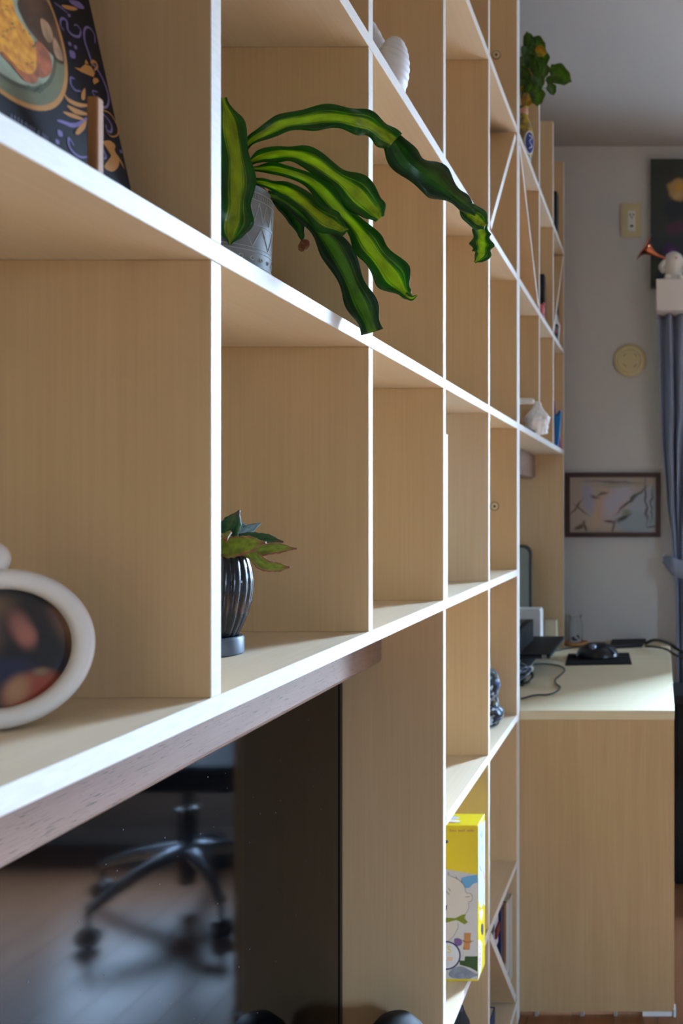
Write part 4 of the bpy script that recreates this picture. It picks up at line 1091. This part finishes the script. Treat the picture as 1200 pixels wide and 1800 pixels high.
for a, b_, s_, an, m in spec:
    y = 2.30+rs.uniform(-.05, .05)
    p = P(a, b_, y)
    heart(p, s_/F*2.3, an, m, rs.uniform(-.4, .4))
    MB().tube(catmull([top, top*.4+p*.6+Vector((-.01, 0, .02)), p], 5), .0011, 5).build('leaf_stalk', mat('stalk_green', (74, 100, 44), .6), va, smooth=True)
book('black_binder', 'black upright binder on the middle hutch shelf', -.54, -.3585, 2.69, 2.725, ZCc, ZCc+.165, (22, 24, 30))
book('red_bounce_book', 'unseen red book added for red bounce under the hutch diagonal brace', -.58, -.38, 2.13, 2.27, ZCc, ZCc+.03, (170, 40, 36))  # hidden from view, added so red light bounces onto the brace
pk = thing('pink_toy', 'small pink toy peeking out beside the black binder', 'toy', (-.352, 2.60, ZCc))
MB().lathe([(0, 0), (.010, 0), (.012, .012), (.009, .022), (.011, .03), (.011, .042), (.006, .05), (0, .052)], c=(-.356, 2.60, ZCc), seg=20).build('body', mat('toy_pink', (206, 108, 110), .5), pk, smooth=True)
for s_ in (-1, 1): MB().sphere((-.356+s_*.008, 2.60, ZCc+.052), .005).build('ear', mat('toy_pink', (206, 108, 110), .5), pk, smooth=True)
sp_ = thing('black_speaker', 'black upright device on the top hutch shelf near far wall', 'device', (-.40, 2.91, ZD))
MB().box(-.47, -.3425, 2.885, 2.935, ZD, ZD+.145).build('body', BLACK, sp_, bevel=.006, segs=2)
MB().sphere((-.362, 2.884, ZD+.12), .008, sc=(1, .5, 1)).build('knob', mat('silver', (150, 156, 168), .3, metal=.8), sp_, smooth=True)
book('navy_book', 'navy book standing under the hutch diagonal at the far end', -.52, -.3555, 3.015, 3.045, ZCc, ZCc+.172, (30, 26, 60))
cw = thing('white_cloth_bundle', 'white cloth bundle in the far hutch triangle', 'bundle', (-.37, 2.985, ZCc))
crumple([(0, .0005), (.02, .001), (.026, .03), (.026, .07), (.018, .11), (.006, .14), (0, .145)], (-.372, 2.985, ZCc), 32, 4, .2, 40, 2).build('cloth', mat('white_cloth', (206, 206, 212), .8), cw, smooth=True)
gp = thing('grey_tin', 'small grey patterned tin in the far hutch corner', 'tin', (-.352, 2.93, ZCc))
MB().box(-.372, -.3445, 2.92, 2.952, ZCc, ZCc+.052).build('tin_body', pattern_mat('tin_print', [(120, 124, 124), (70, 72, 70), (160, 110, 120), (140, 140, 138)], 90), gp, bevel=.003, segs=2)
MB().box(-.373, -.3435, 2.919, 2.953, ZCc+.0522, ZCc+.06).build('lid', mat('tin_dark', (50, 50, 54), .4), gp, bevel=.002)
# white tray-like slab on a stand
wt = thing('white_tray', 'thin white rounded tray on a stand at the near end of the hutch', 'tray', (-.45, 2.3, ZA))
o = MB().box(-.60, -.332, 2.288, 2.312, 1.494, 1.509).build('tray_top', WHITE, wt, bevel=.0065, segs=4, )
MB().box(-.58, -.42, 2.27, 2.33, ZA, 1.4938).build('tray_stand', mat('tray_grey', (170, 170, 172), .5), wt, bevel=.003)
# plastic bag
pb = thing('plastic_bag', 'crumpled white plastic bag on the hutch shelf beside the blue item', 'bag', (-.352, 2.405, ZA))
BAGM = mat('bag_plastic', (246, 247, 250), .35)
crumple([(0, .0005), (.026, .001), (.034, .02), (.036, .04), (.028, .055), (.014, .072), (.005, .088), (0, .09)], (-.340, 2.405, ZA), 56, 5, .30, 46, 5).build('bag_body', BAGM, pb, smooth=True)
hb = P(936, 738, 2.40); ht = P(947, 709, 2.40); hr = P(957, 735, 2.40)
V = []; Fc = []
for i, p in enumerate(catmull([P(934, 745, 2.39), P(938, 728, 2.39), ht, P(953, 724, 2.40), P(962, 736, 2.41)], 5)):
    w_ = .004+.003*math.sin(i*.9); V += [p+Vector((-w_, -.004, 0)), p+Vector((w_, .004, .002))]
for i in range(len(V)//2-1): Fc.append((2*i, 2*i+1, 2*i+3, 2*i+2))
o = MB().add(V, Fc).build('bag_handle', BAGM, pb, smooth=True); md = o.modifiers.new('t', 'SOLIDIFY'); md.thickness = .001
sc2 = MB()
for L in ([(955, 742), (960, 748), (964, 744)], [(952, 750), (958, 753), (966, 748)], [(957, 757), (962, 755), (966, 760)]):
    sc2.tube(catmull([P(a, b_, 2.365) for a, b_ in L], 4), .0007, 5)
# black pen
a = Vector((-.352, 2.27, ZA+.0042)); b_ = Vector((-.3425, 2.445, ZA+.0042))
pn = thing('black_pen', 'long black pen with a white tip lying along the hutch shelf edge', 'pen', a)
MB().tube([a, a.lerp(b_, .5), a.lerp(b_, .93)], .004, 10).build('barrel', BLACK, pn, smooth=True)
MB().tube([a.lerp(b_, .931), a.lerp(b_, .97), b_], [.0042, .0042, .002], 10).build('tip', WHITE, pn, smooth=True)
# blue upright item and pink folder
bl = thing('blue_bag_clip', 'bright blue forked plastic holder upright at the hutch far end', 'holder', (-.345, 2.85, ZA))
L = [(975, 783.6), (980, 783.6), (983, 760), (985, 738), (986, 722), (983, 720), (978, 729), (974, 727), (973, 735), (975, 760)]
pts = [P(a, b_, 2.85) for a, b_ in L]
MB().prism(pts, (0, .016, 0)).build('holder_body', mat('azure', (24, 120, 190), .4), bl, bevel=.001)
MB().prism([P(a, b_, 2.849) for a, b_ in ((977.5, 729.5), (982.5, 720.8), (983, 724), (979, 732))], (0, .002, 0)).build('slot', BLACKM, bl)
fo = thing('pink_folder', 'mauve pink folder leaning at the far end of the hutch', 'folder', (-.4, 2.99, ZA))
MB().prism([Vector((-.55, 2.99, ZA)), Vector((-.337, 2.99, ZA)), Vector((-.345, 2.99, ZA+.04)), Vector((-.364, 2.99, ZA+.165)), Vector((-.55, 2.99, ZA+.165))], (0, .012, 0)).build('folder_body', mat('mauve', (164, 120, 144), .6), fo, bevel=.001)
MB().box(-.45, -.37, 2.9888, 2.9898, ZA+.12, ZA+.14).build('folder_label', mat('mauve_pale', (190, 150, 168), .6), fo)

# ------------------------------------------------------------------ things on the desk
ZT = DT+.0002
tb = thing('desk_panel_screen', 'grey-green rounded upright panel at the back of the desk', 'panel', (-.52, 3.0, ZT))
def rrect(x0, x1, z0, z1, r, y):
    pts = []
    for cx, cz, a0 in ((x1-r, z1-r, 0), (x0+r, z1-r, 90), (x0+r, z0+r, 180), (x1-r, z0+r, 270)):
        for k in range(7):
            a = math.radians(a0+15*k); pts.append(Vector((cx+r*math.cos(a), y, cz+r*math.sin(a))))
    return pts
MB().prism(rrect(-.62, -.441, ZT, 1.096, .03, 2.985), (0, .02, 0)).build('rim', mat('dark_rim', (52, 54, 50), .5), tb, bevel=.001)
MB().prism(rrect(-.612, -.450, ZT+.01, 1.087, .024, 2.9835), (0, .0012, 0)).build('face', mat('sage_grey', (138, 142, 130), .5), tb)
wb = thing('white_box', 'white carton standing behind the laptop', 'box', (-.45, 2.93, ZT))
MB().box(-.50, -.399, 2.90, 2.965, ZT, .882).build('carton', mat('carton_white', (214, 212, 206), .6), wb, bevel=.001)
MB().box(-.498, -.401, 2.901, 2.964, .8822, .888).build('lid', mat('carton_white', (214, 212, 206), .6), wb, bevel=.001)
sb_ = thing('cream_box', 'small cream box beside the jar on the desk', 'box', (-.378, 3.01, ZT))
MB().box(-.3985, -.357, 2.985, 3.045, ZT, .834).build('carton', mat('carton_cream', (196, 180, 150), .6), sb_, bevel=.001)
MB().box(-.398, -.3575, 2.9855, 3.0445, .8342, .839).build('lid', mat('carton_cream', (196, 180, 150), .6), sb_, bevel=.0008)
ri = tag(MB().box(-.585, -.40, 2.50, 2.80, ZT, .7868).build('laptop_riser', BLACKM, bevel=.003), 'black riser block under the laptop', 'riser')
lp = thing('laptop', 'closed dark laptop with silver edge on a riser', 'laptop', (-.43, 2.7, .787))
MB().box(-.60, -.320, 2.53, 2.895, .787, .7935).build('base', mat('laptop_edge', (60, 66, 78), .4, metal=.5), lp, bevel=.002)
MB().box(-.60, -.3205, 2.5305, 2.8945, .794, .800).build('lid', mat('laptop_lid', (20, 22, 22), .6, spec=.2), lp, bevel=.002)
MB().box(-.345, -.330, 2.526, 2.5298, .789, .799).build('corner_glint', CHROME, lp, bevel=.001)  # chrome chip added for the bright glint at the laptop corner
dkk = thing('docking_box', 'black box of equipment stacked on the laptop', 'box', (-.5, 2.67, .8))
MB().box(-.60, -.407, 2.55, 2.80, .8003, .868).build('body', mat('black_case', (16, 17, 20), .5, spec=.3), dkk, bevel=.003, segs=2)
MB().box(-.43, -.41, 2.545, 2.5498, .82, .86).build('glint_strip', CHROME, dkk)  # chrome sliver added to give a small vertical glint
for i in range(4): MB().box(-.58+i*.042, -.55+i*.042, 2.6, 2.75, .8682, .874).build('key_row', BLACK, dkk, bevel=.001)
# mouse pad and trackball
mp_ = [onz(a, b_, ZT) for a, b_ in ((993, 1170), (1110, 1168), (1105, 1148.5), (998, 1150.5))]
tag(MB().prism(mp_, (0, 0, .003)).build('mouse_pad', mat('pad_black', (12, 12, 14), .9, spec=.2)), 'black rectangular mouse pad on the desk', 'mouse pad')
tbk = Vector((-.208, 2.855, ZT+.0032))
tm_ = thing('trackball_mouse', 'black trackball mouse with a shiny ball on the mouse pad', 'mouse', tbk)
def tbshape(a, th): return 1+.06*math.cos(2*a)
V = []; 
mbt = MB()
mbt.lathe([(0, 0), (.062, 0), (.0655, .004), (.064, .014), (.056, .028), (.042, .039), (.024, .046), (0, .048)], seg=40, M=Matrix.Translation(tbk) @ Matrix.Diagonal((1.05, .82, 1, 1)))
mbt.build('shell', mat('mouse_black', (18, 18, 20), .3), tm_, smooth=True)
MB().sphere(tbk+Vector((-.012, -.030, .034)), .0135).build('ball', mat('ball_grey', (120, 128, 146), .12, metal=.5), tm_, smooth=True)
pts = catmull([tbk+Vector((.03, -.018, .0385)), tbk+Vector((.046, -.026, .029)), tbk+Vector((.058, -.03, .014))], 5)
MB().tube(pts, [.003, .0045, .005, .0055, .0055, .006, .006, .006, .006, .005, .004][:len(pts)], 8).build('button', mat('button_sheen', (70, 78, 92), .2), tm_, smooth=True)
MB().tube(catmull([tbk+Vector((-.02, .045, .012)), Vector((-.25, 2.985, ZT+.012)), Vector((-.30, 3.055, ZT+.004)), Vector((-.36, 2.975, ZT+.004)), Vector((-.42, 2.86+.12, ZT+.004))], 8), .0025, 6).build('cable', BLACK, tm_, smooth=True)
ps = thing('power_strip', 'long flat black strip lying at the back edge of the desk', 'power strip', (-.12, 3.1, ZT))
MB().prism([onz(1070, 1141, ZT+.0001), onz(1128, 1138, ZT+.0001), onz(1136, 1127, ZT+.0001), onz(1075, 1129, ZT+.0001)], (0, 0, .011)).build('body', BLACKM, ps, bevel=.003, segs=2)
for i in range(2):
    q0 = onz(1134, 1131+i*5, ZT+.0085)
    pts = [q0, P(1150, 1125+i*12, q0.y-.03), P(1172, 1130+i*12, q0.y-.12), P(1188, 1140+i*12, q0.y-.2), Vector((.13+.01*i, q0.y-.2, .70)), Vector((.195+.012*i, q0.y-.15, .55)), Vector((.21+.012*i, q0.y-.05, .2)), Vector((.23+.015*i, q0.y, .006))]
    MB().tube(catmull(pts, 6), .0055-.0015*i, 8).build('cable', BLACK, ps, smooth=True)
# jar on coaster
jc = Vector((-.306, 3.13, ZT))
tag(MB().lathe([(0, 0), (.046, 0), (.047, .002), (.047, .010), (.045, .012), (0, .012)], c=jc, seg=40).build('wood_coaster', wood('coaster_wood', (186, 138, 86), (150, 104, 60), 0), smooth=True), 'round wooden coaster under the glass jar', 'coaster')
jz = jc+Vector((0, 0, .0122))
jr = thing('glass_jar', 'clear glass jar on a wooden coaster by the far wall', 'jar', jz)
GL = mat('clear_glass', (250, 252, 252), .02, trans=1, ior=1.45)
MB().lathe([(0, 0), (.023, 0), (.0255, .003), (.0255, .062), (.021, .073), (.021, .088), (.0245, .09), (.0245, .094), (.0225, .094), (.0195, .088), (.0195, .073), (.0238, .062), (.0238, .005), (0, .004)], c=jz, seg=32).build('glass', GL, jr, smooth=True)
rs = random.Random(3)
for i in range(7):
    p = jz+Vector((rs.uniform(-.012, .012), rs.uniform(-.012, .012), .009+.006*(i//3)))
    MB().sphere(p, .0045).build('trinket', [mat('trinket_dark', (30, 30, 44), .4), mat('trinket_lilac', (120, 116, 150), .4)][i % 2], jr, smooth=True)
# cable bundle and loose cable
cbd = thing('cable_bundle', 'tangled black cable bundle at the left of the desk', 'cables', (-.36, 2.42, ZT))
rs = random.Random(11)
for k in range(6):
    c0 = Vector((-.395+rs.uniform(-.012, .012), 2.42+rs.uniform(-.02, .02), ZT+.02+k*.006)); ra, rb = .032+rs.uniform(-.006, .01), .05+rs.uniform(-.01, .01); ti = rs.uniform(-.25, .25)
    pts = [c0+Vector((ra*math.cos(t*PI/6), rb*math.sin(t*PI/6), .012*math.sin(t*PI/6+k)+ra*ti*math.cos(t*PI/6))) for t in range(12)]
    MB().tube(catmull(pts, 3, closed=True), .0035, 7, closed=True).build('cable_loop', [BLACK, mat('cable_slate', (70, 80, 100), .35)][k % 2], cbd, smooth=True)
MB().sphere(P(932, 1176, 2.44), .0085).build('white_plug', WHITE, cbd, smooth=True)
MB().box(-.42, -.375, 2.395, 2.445, ZT, ZT+.0155).build('adapter', BLACK, cbd, bevel=.003)
lc = [onz(a, b_, ZT+.003) for a, b_ in ((938, 1168), (960, 1167), (985, 1171), (992, 1178), (984, 1187), (976, 1194), (977, 1202), (984, 1208), (977, 1216), (962, 1221), (940, 1222), (916, 1228))]
tag(MB().tube(catmull(lc, 5), .0022, 7).build('loose_cable', mat('cable_grey', (58, 60, 66), .35), smooth=True), 'thin dark cable curling across the desk top', 'cable')

# ------------------------------------------------------------------ office chair
hc = Vector((.46, 2.70, 0))
ch = thing('office_chair', 'black office chair with five-star chrome base, mirrored in the television', 'chair', hc)
for k in range(5):
    a = math.radians(-63+72*k); d = Vector((math.cos(a), math.sin(a), 0))
    pts = [hc+d*.02+Vector((0, 0, .175)), hc+d*.16+Vector((0, 0, .15)), hc+d*.295+Vector((0, 0, .105))]
    lg = MB().tube(catmull(pts, 4), [.021]*3+[.018]*3+[.015]*3, 10).build('leg', CHROME, ch, smooth=True)
    e = hc+d*.295
    s = Vector((-d.y, d.x, 0))
    cs = MB()
    for sgn in (-1, 1):
        Mw = Matrix.Translation(e+s*(.013*sgn)+Vector((0, 0, .0285))) @ (s.to_track_quat('Z', 'Y').to_matrix().to_4x4())
        cs.lathe([(0, -.009), (.024, -.009), (.0282, -.005), (.0282, .005), (.024, .009), (0, .009)], M=Mw, seg=24)
    cs.tube([e+Vector((0, 0, .03)), e+Vector((0, 0, .1))], .008, 8)
    cs.build('caster', BLACK, lg, smooth=True)
MB().lathe([(0, .07), (.022, .07), (.028, .15), (.034, .19), (.026, .2), (.026, .30), (.016, .30), (.016, .42), (0, .42)], c=hc, seg=24).build('column', BLACK, ch, smooth=True)
MB().box(hc.x-.27, hc.x+.27, hc.y-.26, hc.y+.26, .421, .50).build('seat', mat('chair_fabric', (20, 20, 22), .85), ch, bevel=.03, segs=3)
MB().box(hc.x+.21, hc.x+.27, hc.y-.24, hc.y+.24, .60, 1.15).build('backrest', MATS['chair_fabric'], ch, bevel=.025, segs=3)
MB().box(hc.x+.22, hc.x+.25, hc.y-.04, hc.y+.04, .48, .62).build('back_bracket', BLACK, ch)
for s_ in (-1, 1):
    MB().tube(catmull([hc+Vector((.1, s_*.25, .44)), hc+Vector((.1, s_*.30, .46)), hc+Vector((.08, s_*.31, .6)), hc+Vector((.04, s_*.31, .665))], 5), .014, 8).build('arm_post', BLACK, ch, smooth=True)
    MB().box(hc.x-.13, hc.x+.15, hc.y+s_*.31-.04, hc.y+s_*.31+.04, .66, .69).build('armrest', BLACK, ch, bevel=.01, segs=2)
# black storage box beside the desk
sbx = thing('black_hamper', 'tall black fabric hamper on the floor beside the desk', 'hamper', (.1, 2.95, 0))
MB().box(.040, .155, 2.84, 3.06, 0.001, .60).build('hamper_body', BLACKM, sbx, bevel=.012, segs=2)
MB().box(.037, .158, 2.837, 3.063, .585, .615).build('rim', mat('black_rim', (28, 28, 32), .6), sbx, bevel=.006)
MB().tube(catmull([(.039, 2.9, .5), (.033, 2.91, .46), (.033, 2.97, .46), (.039, 2.98, .5)], 4), .005, 6).build('handle', BLACK, sbx, smooth=True)
# domed black object in the television niche
dm = thing('domed_cylinder', 'black domed speaker on the floor before the television side panel', 'cylinder', (-.4, 1.30, 0))
MB().lathe([(0, 0.001), (.05, .001), (.052, .01), (.048, .40), (.042, .445), (.025, .464), (0, .47)], c=(-.395, 1.30, 0), seg=32).build('body', mat('cylinder_black', (24, 24, 26), .7), dm, smooth=True)
MB().lathe([(.0515, .02), (.054, .024), (.054, .04), (.0515, .044)], c=(-.395, 1.30, 0), seg=32).build('base_ring', BLACK, dm, smooth=True)
